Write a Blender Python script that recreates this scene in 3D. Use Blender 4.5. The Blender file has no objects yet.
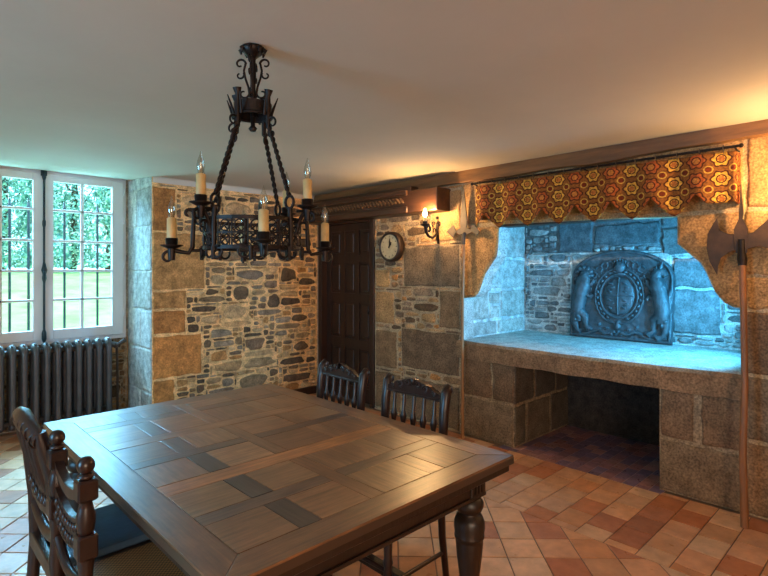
import bpy, math, random
from math import sin, cos, pi, radians, sqrt, atan2, hypot
from mathutils import Vector, Matrix
from mathutils.geometry import tessellate_polygon

random.seed(7)
SC = bpy.context.scene
COL = SC.collection
V = Vector

def lin(r, g, b):
    def f(c):
        c /= 255.0
        return c / 12.92 if c <= 0.04045 else ((c + 0.055) / 1.055) ** 2.4
    return (f(r), f(g), f(b))

# ------------------------------------------------------------------ mesh builder
class MB:
    def __init__(self):
        self.v = []; self.f = []; self.c = []; self.s = []; self.uv = []; self.col = (1, 1, 1)
    def add(self, vs, fs, col=None, smooth=False, uvs=None):
        o = len(self.v)
        self.v.extend([tuple(p) for p in vs])
        col = col or self.col
        for i, f in enumerate(fs):
            self.f.append([o + k for k in f]); self.c.append(col); self.s.append(smooth)
            self.uv.append([uvs[k] for k in f] if uvs else None)
        return self
    def box(self, lo, hi, col=None, M=None):
        x0, y0, z0 = lo; x1, y1, z1 = hi
        vs = [(x0,y0,z0),(x1,y0,z0),(x1,y1,z0),(x0,y1,z0),(x0,y0,z1),(x1,y0,z1),(x1,y1,z1),(x0,y1,z1)]
        if M is not None: vs = [M @ V(p) for p in vs]
        return self.add(vs, [(0,3,2,1),(4,5,6,7),(0,1,5,4),(1,2,6,5),(2,3,7,6),(3,0,4,7)], col)
    def cbox(self, lo, hi, ch=.004, col=None, M=None):
        """box with chamfered vertical and top edges"""
        x0, y0, z0 = lo; x1, y1, z1 = hi
        def ring(i, z):
            a = ch if i else 0
            p = []
            for (sx, sy) in ((0,0),(1,0),(1,1),(0,1)):
                X = x1 if sx else x0; Y = y1 if sy else y0
                dx = -1 if sx else 1; dy = -1 if sy else 1
                q = [(X + dx*(a+ch), Y + dy*a, z), (X + dx*a, Y + dy*(a+ch), z)]
                if (sx, sy) in ((0,0),(1,1)): q.reverse()
                p += q
            return p
        vs = ring(1, z0) + ring(0, z0+ch) + ring(0, z1-ch) + ring(1, z1)
        if M is not None: vs = [M @ V(p) for p in vs]
        fs = []
        for r in range(3):
            for k in range(8):
                a = r*8+k; b = r*8+(k+1) % 8
                fs.append((a, b, b+8, a+8))
        fs.append(tuple(range(7,-1,-1))); fs.append(tuple(range(24,32)))
        return self.add(vs, fs, col)
    def tube(self, pts, r, n=8, col=None, caps=True, closed=False, smooth=True, flat=1.0):
        pts = [V(p) for p in pts]; m = len(pts)
        rs = list(r) if hasattr(r, '__len__') else [r]*m
        up = None; vs = []
        for i in range(m):
            if closed: t = pts[(i+1) % m] - pts[i-1]
            else: t = pts[min(i+1, m-1)] - pts[max(i-1, 0)]
            if t.length < 1e-9: t = V((0,0,1))
            t.normalize()
            if up is None:
                a = V((0,0,1)) if abs(t.z) < .9 else V((1,0,0))
                up = (a - t*a.dot(t)).normalized()
            else:
                up = up - t*up.dot(t)
                if up.length < 1e-6:
                    a = V((1,0,0)); up = a - t*a.dot(t)
                up.normalize()
            sd = t.cross(up)
            for k in range(n):
                a = 2*pi*k/n
                vs.append(pts[i] + (up*cos(a)*flat + sd*sin(a))*rs[i])
        fs = []
        for i in range(m if closed else m-1):
            j = (i+1) % m
            for k in range(n):
                k2 = (k+1) % n
                fs.append((i*n+k, i*n+k2, j*n+k2, j*n+k))
        self.add(vs, fs, col, smooth)
        if caps and not closed:
            self.add(vs[:n], [tuple(range(n-1,-1,-1))], col); self.add(vs[-n:], [tuple(range(n))], col)
        return self
    def lathe(self, prof, c=(0,0), n=16, col=None, z0=0):
        vs = []; m = len(prof)
        for (r, z) in prof:
            for k in range(n):
                a = 2*pi*k/n; vs.append((c[0]+r*cos(a), c[1]+r*sin(a), z0+z))
        fs = []
        for i in range(m-1):
            for k in range(n):
                k2 = (k+1) % n
                fs.append((i*n+k, i*n+k2, (i+1)*n+k2, (i+1)*n+k))
        self.add(vs, fs, col, True)
        self.add(vs[:n], [tuple(range(n-1,-1,-1))], col); self.add(vs[-n:], [tuple(range(n))], col)
        return self
    def ball(self, c, r, n=10, m=7, col=None, M=None):
        rx, ry, rz = r if hasattr(r, '__len__') else (r, r, r)
        vs = [];
        for i in range(m+1):
            th = pi*i/m
            for k in range(n):
                a = 2*pi*k/n
                p = V((rx*sin(th)*cos(a), ry*sin(th)*sin(a), rz*cos(th)))
                if M is not None: p = M @ p
                vs.append(V(c)+p)
        fs = [(i*n+k, (i+1)*n+k, (i+1)*n+(k+1) % n, i*n+(k+1) % n) for i in range(m) for k in range(n)]
        return self.add(vs, fs, col, True)
    def prism(self, poly, fr, d0, d1, col=None, holes=()):
        loops = [poly] + list(holes)
        tri = tessellate_polygon([[V((a, b, 0)) for a, b in l] for l in loops])
        flat = [p for l in loops for p in l]
        n = len(flat)
        vs = [fr(a, b, d0) for a, b in flat] + [fr(a, b, d1) for a, b in flat]
        fs = [tuple(t) for t in tri] + [tuple(n+k for k in reversed(t)) for t in tri]
        o = 0
        for l in loops:
            m = len(l)
            for k in range(m): fs.append((o+k, o+(k+1) % m, n+o+(k+1) % m, n+o+k))
            o += m
        return self.add(vs, fs, col)

ORI = {}
def obj(name, mb, mat, parent=None, bevel=0, subsurf=0, solid=0):
    o0 = ORI.get(parent.name, V((0,0,0))) if parent else V((0,0,0))
    me = bpy.data.meshes.new(name)
    me.from_pydata([tuple(V(p)-o0) for p in mb.v], [], mb.f)
    ca = me.color_attributes.new('Col', 'FLOAT_COLOR', 'CORNER')
    buf = []; uvb = []; hasuv = any(mb.uv)
    for f, c, u in zip(mb.f, mb.c, mb.uv):
        buf.extend((c[0], c[1], c[2], 1.0)*len(f))
        if hasuv:
            for k in range(len(f)): uvb.extend(u[k] if u else (0, 0))
    ca.data.foreach_set('color', buf)
    if hasuv:
        ul = me.uv_layers.new(name='UVMap'); ul.data.foreach_set('uv', uvb)
    me.polygons.foreach_set('use_smooth', mb.s)
    me.materials.append(mat)
    me.validate(); me.update()
    o = bpy.data.objects.new(name, me); COL.objects.link(o)
    if parent:
        o.parent = parent; ORI[o.name] = o0
    if bevel:
        b = o.modifiers.new('Bevel', 'BEVEL'); b.width = bevel; b.segments = 2; b.limit_method = 'ANGLE'
    if subsurf:
        b = o.modifiers.new('Subdivision', 'SUBSURF'); b.levels = subsurf; b.render_levels = subsurf
    if solid:
        b = o.modifiers.new('Solidify', 'SOLIDIFY'); b.thickness = solid; b.offset = 0
    return o
def tag(o, label=None, cat=None, group=None, kind=None):
    if label: o['label'] = label
    if cat: o['category'] = cat
    if group: o['group'] = group
    if kind: o['kind'] = kind
    return o
def thing(name, label, cat, loc=(0,0,0), rotz=0, group=None, world=True):
    o = bpy.data.objects.new(name, None); COL.objects.link(o); o.empty_display_size = .1
    o.location = loc; o.rotation_euler = (0, 0, rotz)
    ORI[o.name] = V(loc) if world else V((0,0,0))
    return tag(o, label, cat, group)
def struct(name, mb, m, label=None, **k):
    return tag(obj(name, mb, m, **k), label, None, None, 'structure')
def dup(root, loc, rotz, label, group=None):
    r = root.copy(); COL.objects.link(r); r.location = loc; r.rotation_euler = (0, 0, rotz); r['label'] = label
    for ch in list(root.children):
        c = ch.copy(); COL.objects.link(c); c.parent = r
        for g in list(ch.children):
            d = g.copy(); COL.objects.link(d); d.parent = c
    return r

# ------------------------------------------------------------------ materials
def mk(name, color=None, rough=.6, metal=0, var=.25, nscale=6, bump=.15, bscale=50, speck=0, stretch=None,
       spec=.5, rvar=.0, bdist=.01, coat=0, uvgrain=False, blotch=0):
    m = bpy.data.materials.new(name); m.use_nodes = True
    nt = m.node_tree; b = nt.nodes['Principled BSDF']; L = nt.links.new
    if color is None:
        src = nt.nodes.new('ShaderNodeAttribute'); src.attribute_name = 'Col'; csock = src.outputs['Color']
    else:
        src = nt.nodes.new('ShaderNodeRGB'); src.outputs[0].default_value = (*color, 1); csock = src.outputs[0]
    tc = nt.nodes.new('ShaderNodeTexCoord'); co = tc.outputs['UV' if uvgrain else 'Object']
    def noise(scale, detail=4, st=None, rough_=.6):
        n = nt.nodes.new('ShaderNodeTexNoise'); n.inputs['Scale'].default_value = scale
        n.inputs['Detail'].default_value = detail; n.inputs['Roughness'].default_value = rough_
        if st:
            mp = nt.nodes.new('ShaderNodeMapping'); mp.inputs['Scale'].default_value = st
            L(co, mp.inputs['Vector']); L(mp.outputs[0], n.inputs['Vector'])
        else: L(co, n.inputs['Vector'])
        return n.outputs['Fac']
    def mul(a, f, amt):
        mr = nt.nodes.new('ShaderNodeMapRange')
        mr.inputs['From Min'].default_value = .3; mr.inputs['From Max'].default_value = .7
        mr.inputs['To Min'].default_value = 1-amt; mr.inputs['To Max'].default_value = 1+amt
        L(f, mr.inputs['Value'])
        vm = nt.nodes.new('ShaderNodeVectorMath'); vm.operation = 'SCALE'
        L(a, vm.inputs[0]); L(mr.outputs[0], vm.inputs['Scale'])
        return vm.outputs[0]
    nz = noise(nscale, 5, stretch)
    if var: csock = mul(csock, nz, var)
    if speck: csock = mul(csock, noise(78, 2, None, .5), speck)
    if blotch: csock = mul(csock, noise(7, 5, None, .65), blotch)
    L(csock, b.inputs['Base Color'])
    b.inputs['Roughness'].default_value = rough; b.inputs['Metallic'].default_value = metal
    b.inputs['Specular IOR Level'].default_value = spec
    if coat:
        b.inputs['Coat Weight'].default_value = coat; b.inputs['Coat Roughness'].default_value = .3
    if rvar:
        mr = nt.nodes.new('ShaderNodeMapRange')
        mr.inputs['From Min'].default_value = .3; mr.inputs['From Max'].default_value = .7
        mr.inputs['To Min'].default_value = max(.05, rough-rvar); mr.inputs['To Max'].default_value = rough+rvar
        L(noise(nscale*1.7, 4), mr.inputs['Value']); L(mr.outputs[0], b.inputs['Roughness'])
    if bump:
        bn = nt.nodes.new('ShaderNodeBump'); bn.inputs['Strength'].default_value = bump; bn.inputs['Distance'].default_value = bdist
        L(noise(bscale, 4, stretch and tuple(s*1.0 for s in stretch)), bn.inputs['Height']); L(bn.outputs[0], b.inputs['Normal'])
    return m

M_STONE = mk('stone_masonry', None, .88, var=.42, nscale=13, bump=.9, bscale=34, speck=.28, bdist=.012, spec=.25)
M_GRANITE = mk('granite', None, .82, var=.32, nscale=9, bump=.6, bscale=70, speck=.42, bdist=.008, spec=.3)
M_PLASTER = mk('ceiling_plaster', lin(198, 187, 172), .92, var=.05, nscale=1.2, bump=.12, bscale=2.2, bdist=.05, spec=.2)
M_WPLASTER = mk('wall_plaster', lin(200, 188, 168), .92, var=.08, nscale=2, bump=.3, bscale=14, spec=.2)
M_TILE = mk('terracotta', None, .38, var=.2, nscale=9, bump=.18, bscale=26, rvar=.12, bdist=.006, spec=.38)
M_HTILE = mk('hearth_tile', None, .34, var=.25, nscale=14, bump=.15, bscale=40, rvar=.1, bdist=.004)
M_OAK = mk('oak_board', None, .36, var=.5, nscale=1.0, blotch=.3, bump=.3, bscale=1.6, stretch=(5, 60, 60), rvar=.08, bdist=.003, spec=.7, coat=.7, uvgrain=True)
M_OAKDK = mk('oak_dark', lin(38, 24, 16), .4, var=.35, nscale=2, bump=.25, bscale=5, stretch=(14, 14, 2), rvar=.08, bdist=.005)
M_BEAM = mk('beam_wood', lin(122, 82, 44), .55, var=.4, nscale=2.2, bump=.5, bscale=6, stretch=(9, .8, 9), bdist=.01)
M_LINTEL = mk('lintel_wood', lin(70, 43, 27), .36, var=.35, nscale=2.2, bump=.25, bscale=5, stretch=(9, .9, 9), bdist=.006)
M_DOOR = mk('door_wood', lin(52, 30, 20), .42, var=.3, nscale=2.2, bump=.2, bscale=6, stretch=(12, 12, 1), bdist=.004)
M_CHAIR = mk('chair_walnut', lin(40, 21, 15), .34, var=.3, nscale=3, bump=.15, bscale=9, stretch=(8, 8, 1.4), rvar=.08, bdist=.003)
M_IRON = mk('wrought_iron', lin(40, 31, 28), .45, metal=.75, var=.4, nscale=22, bump=.4, bscale=60, bdist=.004)
M_BOLT = mk('painted_iron', lin(22, 42, 46), .4, metal=.3, var=.2, nscale=20, bump=.1)
M_STEEL = mk('old_steel', lin(88, 74, 60), .55, metal=.3, var=.35, nscale=14, bump=.3, bscale=40, bdist=.004)
M_STEELDK = mk('dark_steel', lin(66, 46, 32), .65, metal=.1, var=.4, nscale=14, bump=.4, bscale=40, bdist=.004)
M_CAST = mk('cast_iron', lin(74, 80, 84), .48, metal=.3, var=.45, nscale=14, bump=.8, bscale=30, bdist=.012)
M_RAD = mk('radiator_paint', lin(84, 74, 70), .34, metal=.45, var=.2, nscale=10, bump=.2, bscale=50, bdist=.003)
M_POLE = mk('ash_pole', lin(150, 104, 62), .5, var=.3, nscale=4, bump=.3, bscale=12, stretch=(10, 10, 1), bdist=.004)
M_POLEDK = mk('dark_pole', lin(138, 86, 48), .5, var=.3, nscale=4, bump=.3, bscale=12, stretch=(10, 10, 1), bdist=.004)
M_WIN = mk('window_paint', lin(214, 208, 206), .4, var=.05, nscale=4, bump=.06, bscale=30)
M_CANDLE = mk('candle_sleeve', lin(190, 156, 102), .5, var=.16, nscale=20, bump=.15, bscale=50)
M_CLOTHB = mk('blue_leather', lin(62, 84, 104), .36, var=.2, nscale=12, bump=.3, bscale=70, bdist=.003)
M_CLOCKF = mk('clock_face', lin(186, 170, 136), .5, var=.22, nscale=18, bump=.05)
M_BLACK = mk('black_enamel', lin(20, 16, 15), .4, var=.2, bump=.05)
M_LAWN = mk('lawn', lin(150, 190, 120), .9, var=.35, nscale=1.4, bump=.4, bscale=8, spec=.1)
M_LEAF = mk('leaves', None, .6, var=.2, nscale=3, bump=0, spec=.3)
M_BARK = mk('bark', lin(70, 60, 48), .9, var=.3, bump=.4)

def cane_mat():
    m = mk('cane', lin(150, 108, 60), .5, var=.2, nscale=20, bump=.2)
    nt = m.node_tree; b = nt.nodes['Principled BSDF']; L = nt.links.new
    tc = nt.nodes.new('ShaderNodeTexCoord'); ck = nt.nodes.new('ShaderNodeTexChecker'); ck.inputs['Scale'].default_value = 130
    ck.inputs['Color1'].default_value = (*lin(150, 105, 58), 1); ck.inputs['Color2'].default_value = (*lin(74, 46, 24), 1)
    L(tc.outputs['Object'], ck.inputs['Vector']); L(ck.outputs['Color'], b.inputs['Base Color'])
    return m
M_CANE = cane_mat()

def glass_mat(name, tint, gl=.08):
    m = bpy.data.materials.new(name); m.use_nodes = True; nt = m.node_tree
    nt.nodes.remove(nt.nodes['Principled BSDF']); out = nt.nodes['Material Output']
    t = nt.nodes.new('ShaderNodeBsdfTransparent'); t.inputs['Color'].default_value = (*tint, 1)
    g = nt.nodes.new('ShaderNodeBsdfGlossy'); g.inputs['Roughness'].default_value = .03
    mx = nt.nodes.new('ShaderNodeMixShader'); mx.inputs[0].default_value = gl
    nt.links.new(t.outputs[0], mx.inputs[1]); nt.links.new(g.outputs[0], mx.inputs[2]); nt.links.new(mx.outputs[0], out.inputs[0])
    return m
M_GLASS = glass_mat('pane_glass', (.93, .97, .97), .05)
M_BULB = glass_mat('bulb_glass', (.86, .88, .82), .22)
def emit(name, col, st):
    m = bpy.data.materials.new(name); m.use_nodes = True; b = m.node_tree.nodes['Principled BSDF']
    b.inputs['Base Color'].default_value = (*col, 1)
    b.inputs['Emission Color'].default_value = (*col, 1); b.inputs['Emission Strength'].default_value = st
    return m
SCONCE_W = 1350
M_LIT = emit('lit_bulb', (1.0, .60, .25), SCONCE_W)

def valance_mat():
    m = bpy.data.materials.new('valance_tapestry'); m.use_nodes = True; nt = m.node_tree
    b = nt.nodes['Principled BSDF']; L = nt.links.new
    def math_(op, a, c=None, d=None):
        n = nt.nodes.new('ShaderNodeMath'); n.operation = op
        for i, x in enumerate((a, c, d)):
            if x is None: continue
            if isinstance(x, (int, float)): n.inputs[i].default_value = x
            else: L(x, n.inputs[i])
        return n.outputs[0]
    uv = nt.nodes.new('ShaderNodeUVMap'); sp = nt.nodes.new('ShaderNodeSeparateXYZ'); L(uv.outputs[0], sp.inputs[0])
    s, t = sp.outputs[0], sp.outputs[1]
    # alternate medallions: columns every 1 unit; odd columns are rust, even gold; rows every 1 unit
    si = math_('ROUND', s); ti = math_('ROUND', t)
    ds = math_('SUBTRACT', s, si); dt = math_('SUBTRACT', t, ti)
    r = math_('SQRT', math_('ADD', math_('MULTIPLY', ds, ds), math_('MULTIPLY', dt, dt)))
    an = math_('ARCTAN2', dt, ds)
    star = math_('ADD', .33, math_('MULTIPLY', math_('COSINE', math_('MULTIPLY', an, 6)), .045))
    inside = math_('LESS_THAN', r, star)
    ringo = math_('LESS_THAN', math_('ABSOLUTE', math_('SUBTRACT', r, math_('ADD', star, .05))), .035)
    core = math_('LESS_THAN', math_('ADD', r, math_('MULTIPLY', math_('COSINE', math_('MULTIPLY', an, 6)), -.03)), .15)
    corer = math_('LESS_THAN', math_('ABSOLUTE', math_('SUBTRACT', r, .19)), .028)
    odd = math_('ABSOLUTE', math_('MODULO', si, 2))
    # corner small medallions
    cs = math_('SUBTRACT', .5, math_('ABSOLUTE', ds)); ct = math_('SUBTRACT', .5, math_('ABSOLUTE', dt))
    rc = math_('SQRT', math_('ADD', math_('MULTIPLY', cs, cs), math_('MULTIPLY', ct, ct)))
    cen = math_('LESS_THAN', rc, .13)
    cer = math_('LESS_THAN', math_('ABSOLUTE', math_('SUBTRACT', rc, .17)), .03)
    def mix(f, a, c):
        n = nt.nodes.new('ShaderNodeMix'); n.data_type = 'RGBA'
        L(f, n.inputs[0])
        for i, x in ((6, a), (7, c)):
            if isinstance(x, tuple): n.inputs[i].default_value = (*x, 1)
            else: L(x, n.inputs[i])
        return n.outputs[2]
    gold, rust, dk, ochre = lin(216, 164, 66), lin(168, 86, 42), lin(80, 40, 26), lin(136, 84, 38)
    med = mix(odd, gold, rust)
    c = mix(inside, ochre, med)
    c = mix(ringo, c, dk)
    c = mix(core, c, mix(odd, lin(176, 104, 48), lin(188, 122, 56)))
    c = mix(corer, c, dk)
    c = mix(cen, c, lin(110, 44, 24)); c = mix(cer, c, lin(190, 150, 66))
    nz = nt.nodes.new('ShaderNodeTexNoise'); nz.inputs['Scale'].default_value = 9; nz.inputs['Detail'].default_value = 6
    L(uv.outputs[0], nz.inputs['Vector'])
    mr = nt.nodes.new('ShaderNodeMapRange'); mr.inputs[1].default_value = .3; mr.inputs[2].default_value = .7
    mr.inputs[3].default_value = .45; mr.inputs[4].default_value = 1.3; L(nz.outputs['Fac'], mr.inputs[0])
    vm = nt.nodes.new('ShaderNodeVectorMath'); vm.operation = 'SCALE'; L(c, vm.inputs[0]); L(mr.outputs[0], vm.inputs['Scale'])
    L(vm.outputs[0], b.inputs['Base Color']); b.inputs['Roughness'].default_value = .85
    b.inputs['Specular IOR Level'].default_value = .2
    return m
M_VAL = valance_mat()

# ------------------------------------------------------------------ masonry
def jit(c, a=.12):
    k = 1 + random.uniform(-a, a); h = random.uniform(-.04, .04)
    return (c[0]*k*(1+h), c[1]*k, c[2]*k*(1-h))
def outline(poly, step):
    out = []
    n = len(poly)
    for i in range(n):
        a, b = poly[i], poly[(i+1) % n]
        d = hypot(b[0]-a[0], b[1]-a[1]); m = max(1, int(round(d/step)))
        for k in range(m):
            f = k/m; out.append((a[0]+(b[0]-a[0])*f, a[1]+(b[1]-a[1])*f))
    return out
def area(p): return .5*sum(p[i-1][0]*p[i][1]-p[i][0]*p[i-1][1] for i in range(len(p)))
def inset(p, g):
    n = len(p); out = []
    for i in range(n):
        a, b, c = p[i-1], p[i], p[(i+1) % n]
        t1 = V((b[0]-a[0], b[1]-a[1])); t2 = V((c[0]-b[0], c[1]-b[1]))
        if t1.length > 1e-9: t1.normalize()
        if t2.length > 1e-9: t2.normalize()
        n1 = V((-t1.y, t1.x)); n2 = V((-t2.y, t2.x)); nn = n1+n2
        if nn.length < 1e-6: nn = n1
        nn.normalize(); k = g/max(.5, nn.dot(n1))
        out.append((b[0]+nn.x*k, b[1]+nn.y*k))
    return out
def raise_poly(mb, fr, p, d, col, base=-.004, e1=.004, e2=.016):
    """a stone standing d proud of the mortar with a rounded arris; p counter-clockwise"""
    if area(p) < 0: p = p[::-1]
    p2 = inset(p, e1); p3 = inset(p, e2)
    n = len(p)
    vs = [fr(a, b, base) for a, b in p] + [fr(a, b, d*.72) for a, b in p2] + [fr(a, b, d+random.uniform(-.002, .002)) for a, b in p3]
    fs = []
    for r in range(2):
        for k in range(n):
            k2 = (k+1) % n; fs.append((r*n+k, r*n+k2, (r+1)*n+k2, (r+1)*n+k))
    mb.add(vs, fs, col, True)
    mb.add(vs[2*n:], [tuple(range(n))], col)
def dressed(mb, fr, poly, pal, gap=.008, d=.010, step=.06, wob=.007):
    """large squared block"""
    if area(poly) < 0: poly = poly[::-1]
    p = inset(poly, gap); q = outline(p, step)
    q = [(a+random.uniform(-wob, wob), b+random.uniform(-wob, wob)) for a, b in q]
    raise_poly(mb, fr, q, d, jit(random.choice(pal), .1))
def R(u0, v0, u1, v1): return [(u0, v0), (u1, v0), (u1, v1), (u0, v1)]
def rubble(mb, fr, u0, u1, v0, v1, inside, blocks, pal, cell=.02, wmax=17, hmax=7, d=(.006, .024), skip=.0):
    nu = int((u1-u0)/cell); nv = int((v1-v0)/cell)
    free = [[True]*nu for _ in range(nv)]
    for j in range(nv):
        for i in range(nu):
            a = u0+(i+.5)*cell; b = v0+(j+.5)*cell
            if not inside(a, b): free[j][i] = False; continue
            for (p, q, r, s) in blocks:
                if p-.004 <= a <= r+.004 and q-.004 <= b <= s+.004: free[j][i] = False; break
    order = [(i, j) for j in range(nv) for i in range(nu)]
    for pas in range(2):
        if pas == 0:
            for _ in range(nu*nv//16):      # scatter some larger stones first
                i = random.randrange(nu); j = random.randrange(nv); w = random.randint(7, wmax); h = random.randint(3, hmax)
                if i+w <= nu and j+h <= nv and all(free[y][x] for y in range(j, j+h) for x in range(i, i+w)):
                    place(mb, fr, u0, v0, i, j, w, h, cell, free, pal, d)
            continue
        for i, j in order:
            if not free[j][i]: continue
            w = random.choice((3, 4, 5, 6, 6, 7, 8, 10)); h = random.choice((2, 2, 2, 3, 3, 4))
            ww = 0
            while ww < w and i+ww < nu and free[j][i+ww]: ww += 1
            hh = 1
            while hh < h and j+hh < nv and all(free[j+hh][x] for x in range(i, i+ww)): hh += 1
            if ww*hh < 2 or random.random() < skip:
                free[j][i] = False; continue
            place(mb, fr, u0, v0, i, j, ww, hh, cell, free, pal, d)
def place(mb, fr, u0, v0, i, j, w, h, cell, free, pal, d):
    for y in range(j, j+h):
        for x in range(i, i+w): free[y][x] = False
    cx = u0+(i+w/2)*cell; cy = v0+(j+h/2)*cell
    rx = w*cell/2-random.uniform(.001, .006); ry = h*cell/2-random.uniform(.001, .006)
    n = 14; ex = random.uniform(.35, .85); sk = random.uniform(-.45, .45); q = []
    tl = random.uniform(-.3, .3)
    for k in range(n):
        a = 2*pi*(k+.5)/n; ca, sa = cos(a), sin(a)
        x = math.copysign(abs(ca)**ex, ca); y = math.copysign(abs(sa)**ex, sa)
        f = 1-random.uniform(0, .2)
        x, y = x*f*(1+sk*y*.4), y*f*(1+tl*x)
        q.append((cx+max(-1.02, min(1.02, x))*rx, cy+max(-1.04, min(1.04, y))*ry))
    m = min(rx, ry)
    raise_poly(mb, fr, q, random.uniform(*d), jit(random.choice(pal), .22), e1=m*.12, e2=m*.42)

XW, YB, ZC = 3.82, 5.13, 2.385
fr_right = lambda u, v, d: (XW-d, u, v)
fr_back = lambda u, v, d: (u, YB-d, v)
MORT = lin(224, 174, 116)
MORTG = lin(186, 168, 140)
P_RUB = [lin(148, 114, 80), lin(126, 98, 74), lin(172, 132, 88), lin(104, 82, 60), lin(182, 142, 98), lin(134, 110, 88), lin(178, 124, 72), lin(196, 156, 110), lin(94, 74, 56), lin(154, 130, 104)]
P_QUOIN = [lin(182, 120, 64), lin(166, 108, 58), lin(186, 132, 78)]
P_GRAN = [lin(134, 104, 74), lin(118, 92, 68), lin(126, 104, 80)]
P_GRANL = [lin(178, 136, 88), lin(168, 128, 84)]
P_PALE = [lin(178, 174, 166), lin(164, 160, 152), lin(190, 186, 178)]
P_CHM = [lin(150, 150, 148), lin(128, 130, 130), lin(166, 164, 160), lin(112, 114, 114)]

# --- wall_back
mb = MB(); mb.col = MORT
mb.box((1.863, YB, -.05), (XW+.35, YB+.7, 2.45))
mb.box((-2.6, YB, -.05), (.34, YB+.7, 2.45))
blk = [(1.866, 1.87, 2.09, 2.30), (1.866, 1.295, 2.39, 1.86), (1.866, 1.105, 2.20, 1.285), (1.866, .862, 2.19, 1.095),
       (1.866, .43, 2.36, .85), (1.866, .17, 2.08, .42), (1.866, 0, 2.4, .16)]
for r in blk: dressed(mb, fr_back, R(*r), P_QUOIN, gap=.007)
rubble(mb, fr_back, 1.87, 3.80, 0, 2.34, lambda a, b: b < 2.29+.03*sin(a*7), blk, P_RUB, cell=.025, skip=.05)
# reveal stones of the window recess
fr_rev = lambda u, v, d: (1.863-d, u, v)
mb.box((1.8605, YB+.001, -.04), (1.864, 5.8, 2.42), lin(182, 176, 166))
zz = [0, .30, .72, 1.10, 1.48, 1.92, 2.30, 2.42]
for k in range(7):
    ys = [5.135, 5.78] if k in (1, 4) else ([5.135, 5.42+.1*(k % 2), 5.78])
    for a, b in zip(ys[:-1], ys[1:]): dressed(mb, fr_rev, R(a, zz[k], b, zz[k+1]), P_PALE, gap=.004, d=.008)
struct('wall_back', mb, M_STONE)
# --- wall under and around the window (recess back)
mb = MB(); mb.col = lin(176, 160, 138)
mb.box((.30, 5.83, -.05), (1.90, 6.03, .80)); mb.box((1.83, 5.80, .80), (1.90, 6.03, 2.5)); mb.box((.28, 5.80, .80), (.36, 6.03, 2.5))
rubble(mb, lambda u, v, d: (u, 5.83-d, v), .36, 1.85, 0, .78, lambda a, b: True, [], P_RUB, skip=.3)
struct('wall_alcove', mb, M_STONE)

# --- wall_right with door and fireplace openings
HOODL = [(2.531, 1.885), (2.531, 1.87), (2.535, 1.74), (2.551, 1.612), (2.60, 1.55), (2.665, 1.465), (2.70, 1.39), (2.729, 1.314), (2.75, 1.28), (2.786, 1.252), (2.91, 1.235)]
HOODR = [(.769, 1.253), (.82, 1.262), (.864, 1.286), (.895, 1.32), (.921, 1.36), (.945, 1.42), (.969, 1.481), (1.0, 1.54), (1.049, 1.585), (1.10, 1.635), (1.136, 1.667), (1.137, 1.855)]
poly = [(-2.6, -.05), (.769, -.05)] + HOODR + HOODL + [(2.91, -.05), (4.10, -.05), (4.10, 2.09), (5.08, 2.09), (5.08, -.05), (5.13, -.05), (5.13, 2.40), (-2.6, 2.40)]
mb = MB(); mb.col = lin(176, 150, 116)
mb.prism(poly, lambda u, v, d: (XW+d, u, v), 0, .15)
for i, f in enumerate(mb.f):
    ys_ = [mb.v[k][1] for k in f]; zs_ = [mb.v[k][2] for k in f]
    if len(f) == 4 and min(ys_) > 2.5 and max(ys_) < 2.92 and max(zs_) < 1.9: mb.c[i] = lin(176, 172, 164)
rb = [(2.95, 1.32, 3.665, 1.725), (2.95, .50, 3.70, .905), (2.95, .0, 3.66, .42), (2.93, .935, 3.20, 1.30), (3.80, .92, 4.09, 1.27),
      (3.76, .46, 4.09, .86), (2.93, 1.755, 3.30, 2.24), (3.86, 1.30, 4.09, 1.50), (3.70, 0.02, 4.09, .42)]
for i, r in enumerate(rb):
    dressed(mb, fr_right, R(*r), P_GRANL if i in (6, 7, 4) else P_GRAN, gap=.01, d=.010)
rubble(mb, fr_right, 2.92, 4.10, 0, 2.28, lambda a, b: True, rb, P_RUB, d=(.004, .018), cell=.025, skip=.05)
dressed(mb, fr_right, HOODL[1:] + [(2.925, 1.235), (2.925, 1.88)], P_GRANL, gap=.004, d=.008)
dressed(mb, fr_right, HOODR + [(.775, 1.855)], P_GRANL, gap=.004, d=.008)
for r in ((.76, 1.87, 1.45, 2.32), (1.46, 1.90, 2.0, 2.28), (2.01, 1.90, 2.52, 2.28), (2.53, 1.90, 2.92, 2.28),
          (-.1, 1.87, .75, 2.34), (.30, 1.46, .765, 1.86), (-.5, 1.46, .29, 1.86), (.05, 1.25, .765, 1.45), (.2, .86, .765, 1.24),
          (-.4, .86, .19, 1.24), (-.1, .45, .765, .85), (.25, .0, .765, .44), (-.5, 0, .24, .44)):
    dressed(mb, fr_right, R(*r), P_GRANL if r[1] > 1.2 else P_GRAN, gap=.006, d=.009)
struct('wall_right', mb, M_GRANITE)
# --- unseen sides of the room
mb = MB().box((-2.6, -2.7, -.05), (-2.5, YB+.1, 2.45)); struct('wall_left', mb, M_WPLASTER)
mb = MB().box((-2.6, -2.7, -.05), (XW+.1, -2.6, 2.45)); struct('wall_front', mb, M_WPLASTER)
# --- ceiling
mb = MB().box((-2.6, -2.7, ZC), (XW+.05, YB+.01, ZC+.1))
mb.add([(.2, YB, ZC), (2.0, YB, ZC), (2.0, 5.85, 2.435), (.2, 5.85, 2.435), (.2, YB, ZC+.12), (2.0, YB, ZC+.12), (2.0, 5.85, 2.55), (.2, 5.85, 2.55)],
       [(0,3,2,1),(4,5,6,7),(0,1,5,4),(1,2,6,5),(2,3,7,6),(3,0,4,7)])
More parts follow.
